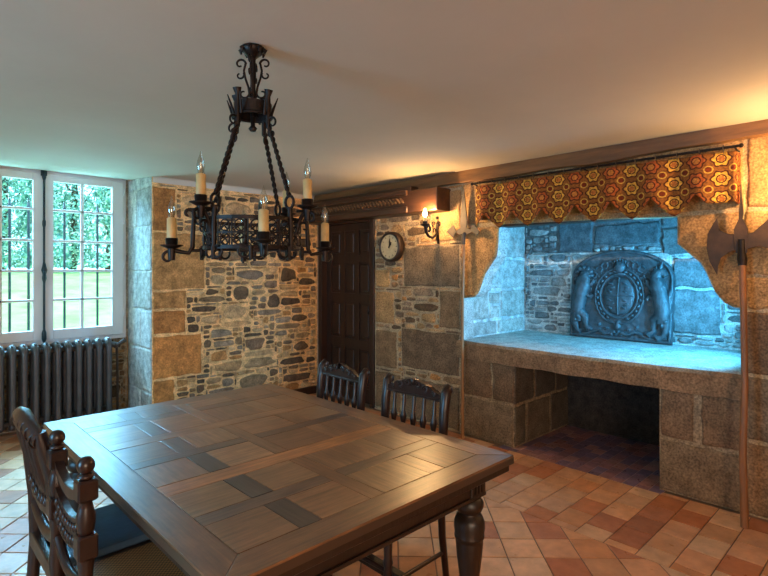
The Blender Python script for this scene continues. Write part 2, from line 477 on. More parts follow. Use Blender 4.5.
# hollow plaster cove running down to the top of the stones
n = 6; vs = []
for i in range(n+1):
    a = (pi/2)*i/n
    for x in (1.865, XW): vs.append((x, YB-.03+.03*sin(a)-.012, ZC-.055*(1-cos(a))+.001))
mb.add(vs, [(2*i, 2*i+1, 2*i+3, 2*i+2) for i in range(n)], None, True)
struct('ceiling', mb, M_PLASTER)
# --- floor
mb = MB(); mb.col = lin(120, 92, 74)
mb.box((-2.6, -2.7, -.12), (5.1, 5.9, -.005))
P_TER = [lin(206, 148, 104), lin(198, 134, 88), lin(212, 160, 118), lin(188, 116, 74), lin(214, 168, 128), lin(202, 146, 106), lin(176, 112, 78)]
def clip(p, nx, ny, c):
    out = []
    for i in range(len(p)):
        a, b = p[i-1], p[i]; da = nx*a[0]+ny*a[1]-c; db = nx*b[0]+ny*b[1]-c
        if (da <= 0) != (db <= 0):
            t = da/(da-db); out.append((a[0]+(b[0]-a[0])*t, a[1]+(b[1]-a[1])*t))
        if db <= 0: out.append(b)
    return out
def tile(mb, p, col, g=.0035, e=.0035, tilt=.0012):
    if len(p) < 3 or abs(area(p)) < .0008: return
    if area(p) < 0: p = p[::-1]
    p1 = inset(p, g); p2 = inset(p, g+e)
    if area(p2) <= 0: return
    cx = sum(a for a, b in p)/len(p); cy = sum(b for a, b in p)/len(p)
    tx, ty = random.uniform(-tilt, tilt)*8, random.uniform(-tilt, tilt)*8; dz = random.uniform(-.001, .0005)
    h = lambda a, b: dz+(a-cx)*tx*.6+(b-cy)*ty*.6
    n = len(p)
    vs = [(a, b, -.006) for a, b in p1] + [(a, b, h(a, b)-.0015) for a, b in p1] + [(a, b, h(a, b)) for a, b in p2]
    fs = [(r*n+k, r*n+(k+1) % n, (r+1)*n+(k+1) % n, (r+1)*n+k) for r in range(2) for k in range(n)] + [tuple(range(2*n, 3*n))]
    mb.add(vs, fs, col)
XS, XE = 2.85, 3.74
T1, TA = .19, radians(45)
for i in range(-40, 41):
    for j in range(-40, 41):
        c = [(i*T1+a*T1, j*T1+b*T1) for a, b in ((0,0),(1,0),(1,1),(0,1))]
        c = [(x*cos(TA)-y*sin(TA)+1.0, x*sin(TA)+y*cos(TA)+1.5) for x, y in c]
        c = clip(clip(clip(clip(c, 1, 0, XS), -1, 0, 2.5), 0, 1, 5.82), 0, -1, 2.6)
        if len(c) >= 3: tile(mb, c, jit(random.choice(P_TER), .12))
y = -2.6; k = 0; T2 = .166
while y < 5.1:
    x = XS + (-.06 if k % 2 else -.14)
    while x < XE+.1:
        p = clip(clip(R(x, y, x+.205, y+T2), 1, 0, XE+.04 if (y > 2.4 or y < 1.2) else XE), -1, 0, -XS)
        if len(p) >= 3: tile(mb, p, jit(random.choice(P_TER), .12))
        x += .205
    y += T2; k += 1
struct('floor', mb, M_TILE)

# --- trims
mb = MB(); n = 60; pts = []
random.seed(3)
lo = [2.278 + .006*sin(i*.9)+.004*random.uniform(-1, 1) + (.05*max(0, (1.3-(-2.6+i*7.72/n)))/1.3 if (-2.6+i*7.72/n) > -.2 else .05) for i in range(n+1)]
vs = []
for i in range(n+1):
    yy = -2.6+i*7.72/n
    vs += [(3.765, yy, lo[i]+.006), (3.76, yy, ZC+.01), (XW+.1, yy, ZC+.01), (XW+.1, yy, lo[i]), (3.772, yy, lo[i])]
fs = []
for i in range(n):
    for q in range(5): fs.append((i*5+q, i*5+(q+1) % 5, (i+1)*5+(q+1) % 5, (i+1)*5+q))
fs += [(4,3,2,1,0), tuple(n*5+q for q in range(5))]
mb.add(vs, fs); struct('trim_1', mb, M_BEAM)
# heavy lintel over the door with a carved rope moulding
mb = MB()
mb.box((3.62, 3.06, 2.035), (XW+.02, 5.13, 2.25)); mb.box((3.665, 3.42, 2.25), (XW+.02, 5.13, 2.30))
mb.box((3.60, 3.42, 2.035), (3.62, 5.13, 2.10)); mb.box((3.59, 3.42, 2.205), (3.64, 5.13, 2.255))
lint = tag(obj('trim_2', mb, M_LINTEL, bevel=.012), None, None, None, 'structure')
mb = MB()
for k in range(34):
    yy = 3.46+k*.049
    mb.tube([(3.60, yy, 2.135), (3.602, yy+.02, 2.155), (3.60, yy+.045, 2.182)], [.008, .015, .008], 6)
obj('rope_moulding', mb, mk('rope_wood', lin(112, 80, 54), .45, var=.2), lint)
mb = MB().box((1.90, YB-.035, 0), (XW, YB-.012, .09)); struct('baseboard_back', mb, M_DOOR, bevel=.004)

# ------------------------------------------------------------------ door
d = tag(bpy.data.objects.new('door_1', None), 'dark brown panelled wooden door under the carved lintel', None, None, 'structure'); COL.objects.link(d)
ORI[d.name] = V((0,0,0))
mb = MB()
mb.box((3.80, 4.095, 0), (3.92, 4.165, 2.08)); mb.box((3.80, 5.02, 0), (3.92, 5.085, 2.08)); mb.box((3.80, 4.165, 2.02), (3.92, 5.02, 2.085))
obj('frame', mb, M_DOOR, d, bevel=.006)
mb = MB()
mb.box((3.90, 4.165, .004), (3.935, 5.02, 2.02))
ys = [4.165, 4.245, 4.43, 4.50, 4.685, 4.755, 4.94, 5.02]
for a, b in ((0,1),(2,3),(4,5),(6,7)): mb.box((3.885, ys[a], .004), (3.905, ys[b], 2.02))
for a, b in ((.004, .16), (.60, .70), (1.12, 1.22), (1.58, 1.66), (1.94, 2.02)): mb.box((3.886, 4.165, a), (3.905, 5.02, b))
for a, b in ((1,2),(3,4),(5,6)):
    for z0, z1 in ((.16,.60),(.70,1.12),(1.22,1.58),(1.66,1.94)):
        A, B = ys[a]+.03, ys[b]-.03
        mb.cbox((3.888, A, z0+.03), (3.905, B, z1-.03), .008)
obj('panel', mb, M_DOOR, d, bevel=.003)
mb = MB().tube([(3.885, 4.20, 1.02), (3.84, 4.20, 1.02)], .012).ball((3.83, 4.20, 1.02), .024); obj('door_handle', mb, M_IRON, d)
mb = MB().box((3.96, 4.0, -.05), (4.0, 5.2, 2.2)); obj('door_back', mb, M_DOOR, d)

# ------------------------------------------------------------------ window
w = tag(bpy.data.objects.new('window_1', None), 'two-leaf white casement window with small panes in the deep stone recess', None, None, 'structure'); COL.objects.link(w)
ORI[w.name] = V((0,0,0))
YW = 5.78
mb = MB()
mb.box((.36, YW, .785), (1.835, YW+.07, .825)); mb.box((.36, YW, 2.405), (1.835, YW+.07, 2.45))
mb.box((.36, YW, .825), (.39, YW+.07, 2.405)); mb.box((1.805, YW, .825), (1.835, YW+.07, 2.405))
obj('window_frame', mb, M_WIN, w, bevel=.004)
CX = 1.097
for sg in (1, -1):
    def xx(a): return CX+sg*a
    def bx(mb, a0, a1, y0, y1, z0, z1):
        p, q = sorted((xx(a0), xx(a1))); mb.box((p, y0, z0), (q, y1, z1))
    mb = MB()
    y0, y1 = YW-.02, YW+.03
    bx(mb, .002, .082, y0, y1, .828, 2.402); bx(mb, .60, .706, y0, y1, .828, 2.402)
    bx(mb, .082, .60, y0, y1, .828, .922); bx(mb, .082, .60, y0, y1, 2.335, 2.402)
    bx(mb, .316, .342, y0+.008, y1-.005, .922, 2.335)
    for z in (2.062, 1.768, 1.482, 1.204): bx(mb, .082, .60, y0+.008, y1-.005, z-.012, z+.012)
    lf = obj('window_leaf', mb, M_WIN, w, bevel=.004)
    mb = MB(); bx(mb, .08, .605, YW+.004, YW+.007, .92, 2.337); obj('pane', mb, M_GLASS, lf)
    if sg > 0:
        mb = MB()
        for z in (1.05, 1.55, 2.0, 2.3): mb.tube([(1.808, YW-.027, z-.035), (1.808, YW-.027, z+.035)], .009, 8)
        obj('hinge', mb, M_WIN, lf)
mb = MB()
mb.tube([(CX, YW-.045, .81), (CX, YW-.045, 2.43)], .010, 8)
for z, r, h in ((2.385, .018, .05), (1.93, .015, .035), (1.02, .0, 0), (.87, .02, .06)):
    if h: mb.tube([(CX, YW-.045, z-h), (CX, YW-.045, z-h*.5), (CX, YW-.045, z+h*.5), (CX, YW-.045, z+h)], [.010, r, r, .010], 8)
mb.cbox((CX-.024, YW-.05, 2.375), (CX+.024, YW-.02, 2.432), .004)
mb.tube([(CX, YW-.045, 1.38), (CX, YW-.05, 1.41), (CX, YW-.055, 1.45), (CX, YW-.055, 1.49), (CX, YW-.05, 1.53), (CX, YW-.045, 1.56)], [.011, .02, .015, .026, .016, .011], 10)
mb.tube([(CX, YW-.06, 1.48), (CX-.01, YW-.10, 1.46), (CX-.012, YW-.11, 1.40), (CX-.01, YW-.10, 1.36)], [.012, .010, .013, .009], 8)
obj('bolt', mb, M_BOLT, w)
# iron grille outside
g = thing('window_grille', 'dark upright iron bars with spear tips outside the casement window', 'window grille', (CX, 6.12, .70))
for i, x in enumerate((.43, .58, .735, .887, 1.04, 1.349, 1.656)):
    mb = MB().tube([(x, 6.12, .70), (x, 6.12, 2.09)], .012, 8)
    mb.tube([(x, 6.12, 2.09), (x, 6.12, 2.11), (x, 6.12, 2.125), (x, 6.12, 2.20)], [.012, .02, .016, .002], 6)
    obj('bar', mb, M_BOLT, g)
mb = MB()
for z in (.76, 1.482): mb.tube([(.36, 6.12, z), (1.86, 6.12, z)], .010, 6)
obj('rail', mb, M_BOLT, g)
mb = MB().box((.2, 5.98, .60), (2.0, 6.3, .72)); obj('sill', mb, mk('sill_stone', lin(150, 145, 135), .9), g)

# ------------------------------------------------------------------ garden
mb = MB(); vs = []; nx, ny = 20, 24
def gz(y): return -.25 if y < 8 else -.25+1.65*min(1, (y-8)/13)
for j in range(ny+1):
    for i in range(nx+1):
        yy = 6.05+j*1.6; vs.append((-16+i*2.6, yy, gz(yy)+.04*sin(i*1.7+j)))
mb.add(vs, [(j*(nx+1)+i, j*(nx+1)+i+1, (j+1)*(nx+1)+i+1, (j+1)*(nx+1)+i) for j in range(ny) for i in range(nx)], None, True)
tag(obj('lawn', mb, M_LAWN), 'sunlit green lawn rising beyond the window', 'lawn', None, 'stuff')
mb = MB(); mb.box((-3, 9.6, -.12), (14, 10.7, .115))
tag(obj('garden_path', mb, mk('path_gravel', lin(206, 190, 180), .9, var=.15, nscale=5)), 'pale gravel path crossing the lawn', 'path', None, 'structure')
P_LF = [lin(150, 205, 190), lin(120, 180, 170), lin(170, 215, 195), lin(190, 225, 205), lin(92, 158, 156)]
def bush(x, y, h, r, label):
    t = thing('garden_tree', label, 'tree', (x, y, gz(y)+.04), 0, 'trees beyond the lawn')
    z0 = gz(y)+.04; mb = MB()
    blobs = [(x+random.uniform(-.45, .45)*r, y+random.uniform(-.45, .45)*r, z0+h*random.uniform(.02, .92), r*random.uniform(.42, .55)) for _ in range(34)] + [(x+q*.5*r, y, z0+.25, r*.5) for q in (-1, 0, 1)]
    for _ in range(6500):
        bx_, by_, bz_, br = random.choice(blobs)
        d = V((random.gauss(0,1), random.gauss(0,1), random.gauss(0,1))).normalized()*br*random.uniform(.75, 1.05)
        p = V((bx_, by_, bz_))+d
        if p.z < z0+.12 or p.z > z0+h: continue
        if p.z > z0+h*.72 and random.random() < .5: continue
        s = random.uniform(.05, .115)
        a = V((random.gauss(0,1), random.gauss(0,1), random.gauss(0,1))).normalized(); b = a.orthogonal().normalized()
        a *= s; b *= s*.55
        mb.add([p-a, p+b, p+a, p-b], [(0,1,2,3)], jit(random.choice(P_LF), .2))
    obj('foliage', mb, M_LEAF, t)
    mb = MB().tube([(x, y, z0), (x+.1, y, z0+h*.5), (x, y+.1, z0+h*.85)], [.16, .11, .04], 8)
    for q in range(5):
        a = q*1.3; mb.tube([(x, y, z0+h*(.3+.08*q)), (x+cos(a)*r*.6, y+sin(a)*r*.5, z0+h*(.5+.08*q))], [.06, .02], 6)
    obj('trunk', mb, M_BARK, t)
random.seed(21)
for i, (x, y, h, r) in enumerate(((1.9, 21.5, 5.6, 1.0), (4.05, 21.8, 6.0, 1.0), (6.2, 21.4, 5.5, 1.0), (8.35, 21.8, 6.0, 1.0), (3.4, 25.2, 6.8, 1.25), (5.9, 25.4, 7.0, 1.25), (8.4, 25.2, 6.8, 1.25))):
    bush(x, y, h, r, ('leafy green tree beyond the lawn, leftmost seen through the window', 'leafy tree seen through the left leaf panes beside the iron bolt',
         'leafy tree seen in the middle of the right window leaf', 'leafy tree seen through the rightmost window panes',
         'taller pale tree standing behind the hedge, left', 'taller pale tree standing behind the hedge, middle', 'taller pale tree standing behind the hedge, right')[i])

# ------------------------------------------------------------------ radiator
random.seed(5)
rad = thing('radiator', 'old cast iron column radiator below the casement window', 'radiator', (1.0, 5.63, 0))
X0, STEP, NS = .395, .0867, 15
for k in range(NS):
    x = X0+k*STEP; mb = MB()
    for yy in (5.565, 5.70):
        mb.tube([(x, yy, .10), (x, yy, .16), (x, yy, .40), (x, yy, .68), (x, yy, .735)], [.024, .028, .027, .028, .026], 10)
    mb.tube([(x, 5.565, .70), (x, 5.567, .75), (x, 5.60, .785), (x, 5.635, .792), (x, 5.67, .785), (x, 5.70, .75), (x, 5.70, .70)], [.026, .031, .034, .034, .034, .031, .026], 10)
    mb.tube([(x, 5.565, .14), (x, 5.575, .10), (x, 5.635, .085), (x, 5.69, .10), (x, 5.70, .14)], [.026, .03, .033, .03, .026], 10)
    mb.ball((x, 5.60, .812), (.012, .03, .014))
    if k in (0, NS-1):
        for yy in (5.575, 5.69): mb.tube([(x, yy, .10), (x, yy, .0)], [.026, .034], 8)
    obj('section', mb, M_RAD, rad)
mb = MB()
for z in (.745, .115): mb.tube([(X0-.03, 5.635, z), (X0+STEP*(NS-1)+.045, 5.635, z)], .03, 10)
obj('connecting_pipe', mb, M_RAD, rad)
xe = X0+STEP*(NS-1)
mb = MB().tube([(xe+.03, 5.635, .745), (xe+.09, 5.635, .745)], [.03, .022], 10)
mb.tube([(xe+.07, 5.635, .72), (xe+.11, 5.60, .755), (xe+.15, 5.57, .79)], [.02, .016, .022], 10)
mb.tube([(xe+.10, 5.66, .74), (xe+.11, 5.67, .40), (xe+.11, 5.67, .0)], .012, 8)
obj('valve', mb, M_RAD, rad)

# ------------------------------------------------------------------ fireplace
random.seed(11)
fp = thing('fireplace', 'large granite fireplace with raised stone hearth shelf and curved corbels', 'fireplace', (4.2, 1.84, 0))
SOOT = lin(64, 56, 50)
XK = 4.93
def pier(y0, y1, inner):
    mb = MB(); mb.col = lin(150, 128, 100)
    mb.box((3.81, y0, 0), (4.78, y1, .70))
    fr = lambda u, v, d: (3.81-d, u, v)
    if inner < 0:      # left pier, inner face looks at -Y
        for r in ((y0, .365, y0+.22, .695), (y0+.22, .365, y1, .695), (y0, 0, y1, .355)): dressed(mb, fr, R(*r), P_GRAN, gap=.007, d=.01)
        fs = lambda u, v, d: (u, y0-d, v)
        for r in ((3.80, .36, 4.12, .695), (4.13, .36, 4.5, .695), (3.80, 0, 3.98, .35), (3.99, 0, 4.4, .35), (4.41, 0, 4.78, .35), (4.51, .36, 4.78, .695)):
            dressed(mb, fs, R(*r), [lin(104, 90, 74), lin(92, 80, 68)], gap=.007, d=.008)
    else:
        for r in ((y0, .365, y0+.26, .695), (y0+.29, .365, y1, .695), (y0, 0, y1, .355)): dressed(mb, fr, R(*r), P_GRAN, gap=.007, d=.01)
    return obj('pier', mb, M_GRANITE, fp)
pier(2.374, 2.93, -1); pier(.74, 1.244, 1)
# slab, gently worn front edge
mb = MB(); n = 26; vs = []
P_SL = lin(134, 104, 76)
for i in range(n+1):
    yy = .745+(2.955-.745)*i/n; s = .008*sin(i*.8)+.004*sin(i*2.1); sag = .008*sin(pi*i/n)
    vs += [(3.775+s, yy, .692+.004*sin(i*1.3)), (3.765+s, yy, .83-sag), (3.79+s, yy, .852-sag), (4.36, yy, .852), (XK+.03, yy, .85), (XK+.03, yy, .692)]
fs = []
for i in range(n):
    for q in range(6): fs.append((i*6+q, i*6+(q+1) % 6, (i+1)*6+(q+1) % 6, (i+1)*6+q))
fs += [tuple(range(5,-1,-1)), tuple(n*6+q for q in range(6))]
for i, f in enumerate(fs):
    q = i % 6
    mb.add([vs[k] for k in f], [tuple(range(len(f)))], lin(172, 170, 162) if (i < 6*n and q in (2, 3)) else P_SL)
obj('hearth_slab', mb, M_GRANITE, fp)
mb = MB(); mb.box((4.74, 1.2, -.02), (4.80, 2.42, .70), SOOT); obj('recess_back', mb, M_STONE, fp)
# hearth floor of small glazed tiles
mb = MB(); mb.col = lin(180, 160, 152)
mb.box((3.738, 1.21, -.0045), (4.76, 2.41, -.003))
P_HT = [lin(140, 100, 106), lin(116, 92, 110), lin(152, 104, 100), lin(112, 94, 118), lin(164, 120, 112)]
yy = 1.21; k = 0
while yy < 2.40:
    xx_ = 3.735-(.06 if k % 2 else 0)
    while xx_ < 4.76:
        p = clip(clip(R(xx_, yy, xx_+.125, yy+.085), 1, 0, 4.76), -1, 0, -3.737)
        if len(p) >= 3: tile(mb, p, jit(random.choice(P_HT), .2), g=.002, e=.002)
        xx_ += .125
    yy += .085; k += 1
obj('hearth_tiles', mb, M_HTILE, fp)
# chamber
MC = lin(198, 198, 194)
mb = MB(); mb.col = MC
mb.box((3.96, 2.945, .84), (XK+.2, 3.1, 2.5))
fj = lambda u, v, d: (u, 2.945-d, v)
jb = [(3.97, .86, 4.40, 1.0), (4.41, .86, 4.90, 1.0), (3.97, 1.01, 4.26, 1.27), (4.27, 1.01, 4.45, 1.14), (4.27, 1.15, 4.45, 1.27), (4.46, 1.01, 4.9, 1.29),
      (3.97, 1.28, 4.30, 1.55), (4.31, 1.30, 4.92, 1.60), (3.97, 1.56, 4.4, 1.85), (4.41, 1.61, 4.92, 1.95), (3.97, 1.86, 4.92, 2.2)]
for r in jb: dressed(mb, fj, R(*r), P_PALE, gap=.008, d=.012)
obj('left_jamb', mb, M_STONE, fp)
mb = MB(); mb.col = MC
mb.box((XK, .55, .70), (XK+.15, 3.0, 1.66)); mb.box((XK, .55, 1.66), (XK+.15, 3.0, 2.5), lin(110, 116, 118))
fk = lambda u, v, d: (XK-d, u, v)
P_CHMDK = [lin(84, 92, 96), lin(66, 76, 82), lin(98, 104, 106)]  # darker stones for the upper part of the chamber back
kb = [(2.20, 1.66, 2.56, 2.10), (1.60, 1.72, 2.19, 1.92), (1.16, 1.62, 1.59, 1.86), (1.16, 1.87, 1.59, 2.2), (1.60, 1.93, 2.19, 2.2), (1.14, .95, 1.50, 1.33), (1.10, 1.34, 1.50, 1.60), (1.52, .86, 2.40, 1.20), (1.52, 1.21, 2.0, 1.65), (2.01, 1.21, 2.42, 1.65)]
for r in kb: dressed(mb, fk, R(*r), P_CHMDK if r[1] > 1.6 else P_CHM, gap=.005, d=.02, wob=.010)
rubble(mb, fk, .75, 2.94, .86, 2.30, lambda a, b: True, kb, P_CHM, d=(.008, .03), hmax=5)
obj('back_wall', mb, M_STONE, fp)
# right jamb with its small window opening
mb = MB(); mb.col = MC
hole = R(4.0, 1.05, 4.5, 1.72)
mb.prism(R(3.96, .70, XK+.02, 2.5), lambda u, v, d: (u, .74-d, v), 0, .18, None, [hole[::-1]])
obj('right_jamb', mb, M_STONE, fp)
mb = MB(); mb.box((4.235, .60, 1.05), (4.265, .63, 1.72)); mb.box((4.0, .60, 1.37), (4.5, .63, 1.40)); obj('side_window_bars', mb, M_WIN, fp)
mb = MB(); mb.box((3.96, .56, 2.42), (XK+.1, 3.05, 2.52)); obj('flue_slab', mb, M_STONE, fp, )
mb = MB(); mb.box((3.845, 1.05, 1.862), (3.99, 2.62, 2.02)); obj('lintel', mb, mk('sooty_oak', lin(58, 42, 32), .6, var=.3, stretch=(9, 1, 9)), fp, bevel=.01)

# ------------------------------------------------------------------ fireback
random.seed(2)
# local frame: a along -Y (to the right in view), b up; leans back on the wall
FB0, FB1 = V((4.81, 0, .855)), V((4.90, 0, 1.70))
lean = (FB1-FB0).normalized()
nrm = V((-lean.z, 0, lean.x))
def fb(a, b, d):
    p = FB0+lean*b+nrm*d; return (p.x, 1.93-a, p.z)
fire = thing('fireback', 'cast iron fireback with arched top and relief coat of arms on the hearth', 'fireback', (4.8, 1.93, .852))
out = [(-.455, 0), (.455, 0), (.46, .54)]
for k in range(1, 24):
    a = pi*k/24
    out.append((.46*cos(a)*(1 if True else 1), .54+.285*sin(a)**.85))
out += [(-.46, .54)]
mb = MB().prism(out, fb, -.03, 0)
rim = [fb(a, b, .004) for a, b in inset(outline(out, .05), .018)]
mb.tube(rim, .014, 6, closed=True)
plate = obj('plate', mb, M_CAST, fire)
def blob(mb, a, b, ra, rb, rot=0, d=.0, th=.035):
    M = Matrix(((0,0,0),(0,0,0),(0,0,0)))
    A = V(fb(1, 0, 0))-V(fb(0, 0, 0)); B = lean; C = nrm
    ca, sa = cos(rot), sin(rot)
    e1 = A*ca+B*sa; e2 = -A*sa+B*ca
    M = Matrix((e1*ra, e2*rb, C*th)).transposed()
    mb.ball(fb(a, b, d), 1.0, 12, 8, None, M)
def cord(mb, pts, r, n=6): mb.tube([fb(a, b, .006) for a, b in pts], r, n)
def wide(a): return math.copysign(.235+(abs(a)-.19)*.84, a)
def limb(mb, pts, rs, d=.012): mb.tube([fb(wide(a), b*1.1, d) for a, b in pts], [r*1.22 for r in rs], 8)
# shield inside its oval belt
mb = MB()
blob(mb, 0, .40, .145, .18, 0, 0, .03)
mb.tube([fb(0, .40+.17*q/6, .031*sqrt(max(0, 1-(q/6.6)**2))) for q in range(-6, 7)], .007, 6)
mb.tube([fb(.136*q/6, .40, .031*sqrt(max(0, 1-(q/6.6)**2))) for q in range(-6, 7)], .007, 6)
for (a, b) in ((-.065, .475), (.065, .475), (-.065, .325), (.065, .325)):
    for k in range(3): blob(mb, a+.010*((k % 2)*2-1), b-.036+.036*k, .026, .011, .25*(1 if k % 2 else -1), .022, .012)
sh = obj('shield', mb, M_CAST, fire)
mb = MB()
for rr, t in ((.178, .011), (.228, .011)):
    pts = [fb(rr*cos(2*pi*k/40)*.95, .40+rr*1.12*sin(2*pi*k/40), .008) for k in range(40)]
    mb.tube(pts, t, 6, closed=True)
for k in range(26):
    a = 2*pi*k/26+.1
    if 4.4 < a < 5.0: continue
    blob(mb, .203*cos(a)*.95, .40+.203*1.12*sin(a), .014, .020, a, .006, .018)
blob(mb, .0, .13, .03, .05, 0, 0, .025)
obj('garter_belt', mb, M_CAST, fire)
# crowned helmet with mantling
mb = MB()
blob(mb, 0, .665, .055, .06, 0, 0, .045); blob(mb, 0, .60, .065, .02, 0, 0, .04)
for a in (-.05, -.025, 0, .025, .05): blob(mb, a, .735-abs(a)*.4, .010, .022, 0, .005, .02)
cord(mb, [(-.065, .72), (-.03, .735), (.03, .735), (.065, .72)], .010)
for s in (-1, 1):
    for k in range(5):
        a0 = .09+.05*k; b0 = .69-.022*k*k*.5
        cord(mb, [(s*(a0+.03*cos(q)), b0+.03*sin(q)) for q in [j*.7 for j in range(8)]], .009)
        cord(mb, [(s*(a0-.01+.022*cos(q+2)), b0-.06+.022*sin(q+2)) for q in [j*.7 for j in range(7)]], .008)
obj('crown', mb, M_CAST, fire)
# supporters: a lion at the left, a horse-like beast at the right
mb = MB()
limb(mb, [(-.34, .13), (-.36, .24), (-.335, .36), (-.30, .46), (-.29, .53)], [.03, .052, .058, .062, .045])
for k in range(12):
    a = k*.52; blob(mb, -.335+.07*cos(a), .585+.068*sin(a), .032, .024, a, .008, .026)
blob(mb, -.32, .59, .052, .048, 0, .01, .05); blob(mb, -.285, .58, .03, .024, 0, .014, .04)
limb(mb, [(-.30, .46), (-.24, .44), (-.205, .47), (-.19, .50)], [.03, .022, .018, .022])
limb(mb, [(-.31, .40), (-.25, .36), (-.215, .35), (-.20, .37)], [.03, .022, .018, .020])
limb(mb, [(-.345, .22), (-.27, .18), (-.255, .10), (-.20, .065)], [.045, .034, .022, .024])
limb(mb, [(-.36, .20), (-.385, .12), (-.36, .06), (-.31, .04)], [.045, .032, .022, .024])
limb(mb, [(-.38, .18), (-.42, .24), (-.41, .33), (-.43, .40), (-.405, .45)], [.014, .012, .012, .012, .022])
for k in range(14):
    b = .16+.03*k; blob(mb, -.385+.03*sin(k*1.9)+.05*max(0, k-7)/7, b, .018, .026, k*.8, .045, .018)
obj('lion', mb, M_CAST, fire)
mb = MB()
limb(mb, [(.35, .15), (.365, .25), (.34, .36), (.31, .44), (.285, .52)], [.035, .058, .055, .058, .040])
limb(mb, [(.285, .51), (.31, .56), (.35, .565), (.385, .53)], [.042, .038, .03, .022])
limb(mb, [(.325, .59), (.345, .65)], [.014, .003]); limb(mb, [(.29, .57), (.285, .61)], [.016, .004])
for k in range(5): blob(mb, .30-.004*k, .63-.03*k, .018, .026, .5, .008, .024)
limb(mb, [(.31, .44), (.25, .43), (.21, .46), (.20, .50)], [.032, .022, .016, .018])
limb(mb, [(.32, .39), (.26, .35), (.22, .37), (.205, .34)], [.032, .022, .016, .018])
limb(mb, [(.36, .22), (.28, .18), (.285, .10), (.23, .06)], [.048, .034, .02, .026])
limb(mb, [(.37, .20), (.40, .12), (.375, .06), (.32, .04)], [.046, .03, .02, .026])
limb(mb, [(.395, .2), (.43, .28), (.415, .36), (.435, .42)], [.012, .014, .014, .022])
for k in range(14):
    b = .16+.03*k; blob(mb, .385+.03*sin(k*1.9)-.045*max(0, k-7)/7, b, .018, .026, -k*.8, .045, .018)
obj('horse', mb, M_CAST, fire)
mb = MB()
for s in (-1, 1):
    cord(mb, [(s*.03, .07), (s*.10, .05), (s*.16, .085), (s*.24, .05), (s*.33, .02), (s*.42, .05)], .018)
    for k in range(5): blob(mb, s*(.10+.07*k), .10+.03*sin(k*2), .022, .014, k*.9, 0, .02)
for k in range(6): blob(mb, -.05+.02*k, .05+.02*(k % 2), .014, .022, k, 0, .02)
obj('ribbon', mb, M_CAST, fire)

# ------------------------------------------------------------------ valance on its rod
RX = 3.68
rod = thing('curtain_rod', 'thin dark iron rod with rings above the fireplace', 'curtain rod', (RX, 1.7, 2.235))
mb = MB().tube([(RX, .755, 2.236), (RX, 2.70, 2.236)], .009, 8); mb.ball((RX, .75, 2.236), .014); mb.ball((RX, 2.71, 2.236), .014); obj('rod', mb, M_IRON, rod)
for yy in (.785, 2.70, 1.72):
    mb = MB().tube([(RX, yy, 2.236), (RX+.06, yy, 2.225), (XW+.01, yy, 2.225)], .006, 6); obj('bracket', mb, M_IRON, rod)
for k in range(15):
    yy = .84+k*.128
    mb = MB().tube([(RX+.014*cos(2*pi*q/10), yy, 2.234+.016*sin(2*pi*q/10)) for q in range(10)], .0025, 5, closed=True)
    mb.tube([(RX, yy, 2.22), (RX+.002, yy, 2.20)], .002, 4); obj('ring', mb, M_STEEL, rod)
path = []
for k in range(8): path.append((XW-.012-(.128)*k/8, 2.685-.008*sin(k), 0))
N = 200
for k in range(N+1):
    yy = 2.675-(2.675-.785)*k/N
    path.append((RX+.008*sin(yy*2*pi/.133*.5+.6)+.005*sin(yy*19), yy, 1))
for k in range(1, 9): path.append((RX+.128*k/8, .782-.006*sin(k*1.2), 2))
mb = MB(); rows = 16; vs = []; uvs = []; s = 0
for i, (x, yy, seg) in enumerate(path):
    if i: s += hypot(x-path[i-1][0], yy-path[i-1][1])
    ph = (yy-1.383)/.265; dd = abs(ph-round(ph))*2
    zb = 1.842+.13*dd**1.35
    if seg == 1 and yy < 1.0: zb = max(zb, 1.905 if yy > .82 else 1.91)
    if seg == 2: zb = 1.90+.0*i
    if seg == 0: zb = 1.93
    zt = 2.215-.006*abs(sin((yy-.84)/.128*pi))
    for r in range(rows+1):
        f = r/rows; z = zt+(zb-zt)*f
        vs.append((x+(.010*f*sin(yy*23+1) if seg == 1 else 0), yy, z))
        uvs.append(((1.383-yy)/.1325+(s*0 if seg == 1 else (x-RX)*7.5*(1 if seg == 2 else -1)), (z-2.052)/.122))
nr = rows+1
mb.add(vs, [(i*nr+r, i*nr+r+1, (i+1)*nr+r+1, (i+1)*nr+r) for i in range(len(path)-1) for r in range(rows)], None, True, uvs)
val = thing('fireplace_valance', 'gold and rust patterned cloth valance with scalloped hem above the fireplace', 'valance', (RX, 1.7, 2.2))
obj('cloth', mb, M_VAL, val, solid=.005)
mb = MB()
for (yy, z0, z1) in ((.752, 1.90, 1.80), (.748, 1.90, 1.83)):
    mb.tube([(RX+.06, yy, z0), (RX+.062, yy-.004, (z0+z1)/2), (RX+.058, yy, z1)], .003, 5)
obj('loose_cord', mb, mk('pale_cord', lin(200, 170, 110), .8), val)

# ------------------------------------------------------------------ halberds
def flat_blade(mb, poly, fr, t): mb.prism(poly, fr, -t, t)
hb = thing('halberd', 'slender halberd with tall spear point leaning between sconce and fireplace', 'halberd', (3.70, 2.83, 0))
mb = MB(); mb.tube([(3.70, 2.83, .0), (3.715, 2.845, .6), (3.745, 2.862, 1.2), (3.76, 2.865, 1.80)], [.015, .014, .013, .013], 10); obj('shaft', mb, M_POLE, hb)
HX = 3.765; frh = lambda u, v, d: (HX+d, u, v)
mb = MB()
mb.tube([(3.758, 2.865, 1.72), (HX, 2.866, 1.83)], [.016, .018], 8)
flat_blade(mb, [(2.89, 1.82), (2.842, 1.82), (2.828, 1.92), (2.866, 2.225), (2.904, 1.92)], frh, .006)
flat_blade(mb, [(2.89, 1.875), (2.95, 1.845), (2.985, 1.90), (3.06, 1.845), (2.985, 1.785), (2.95, 1.835), (2.89, 1.805)], frh, .005)
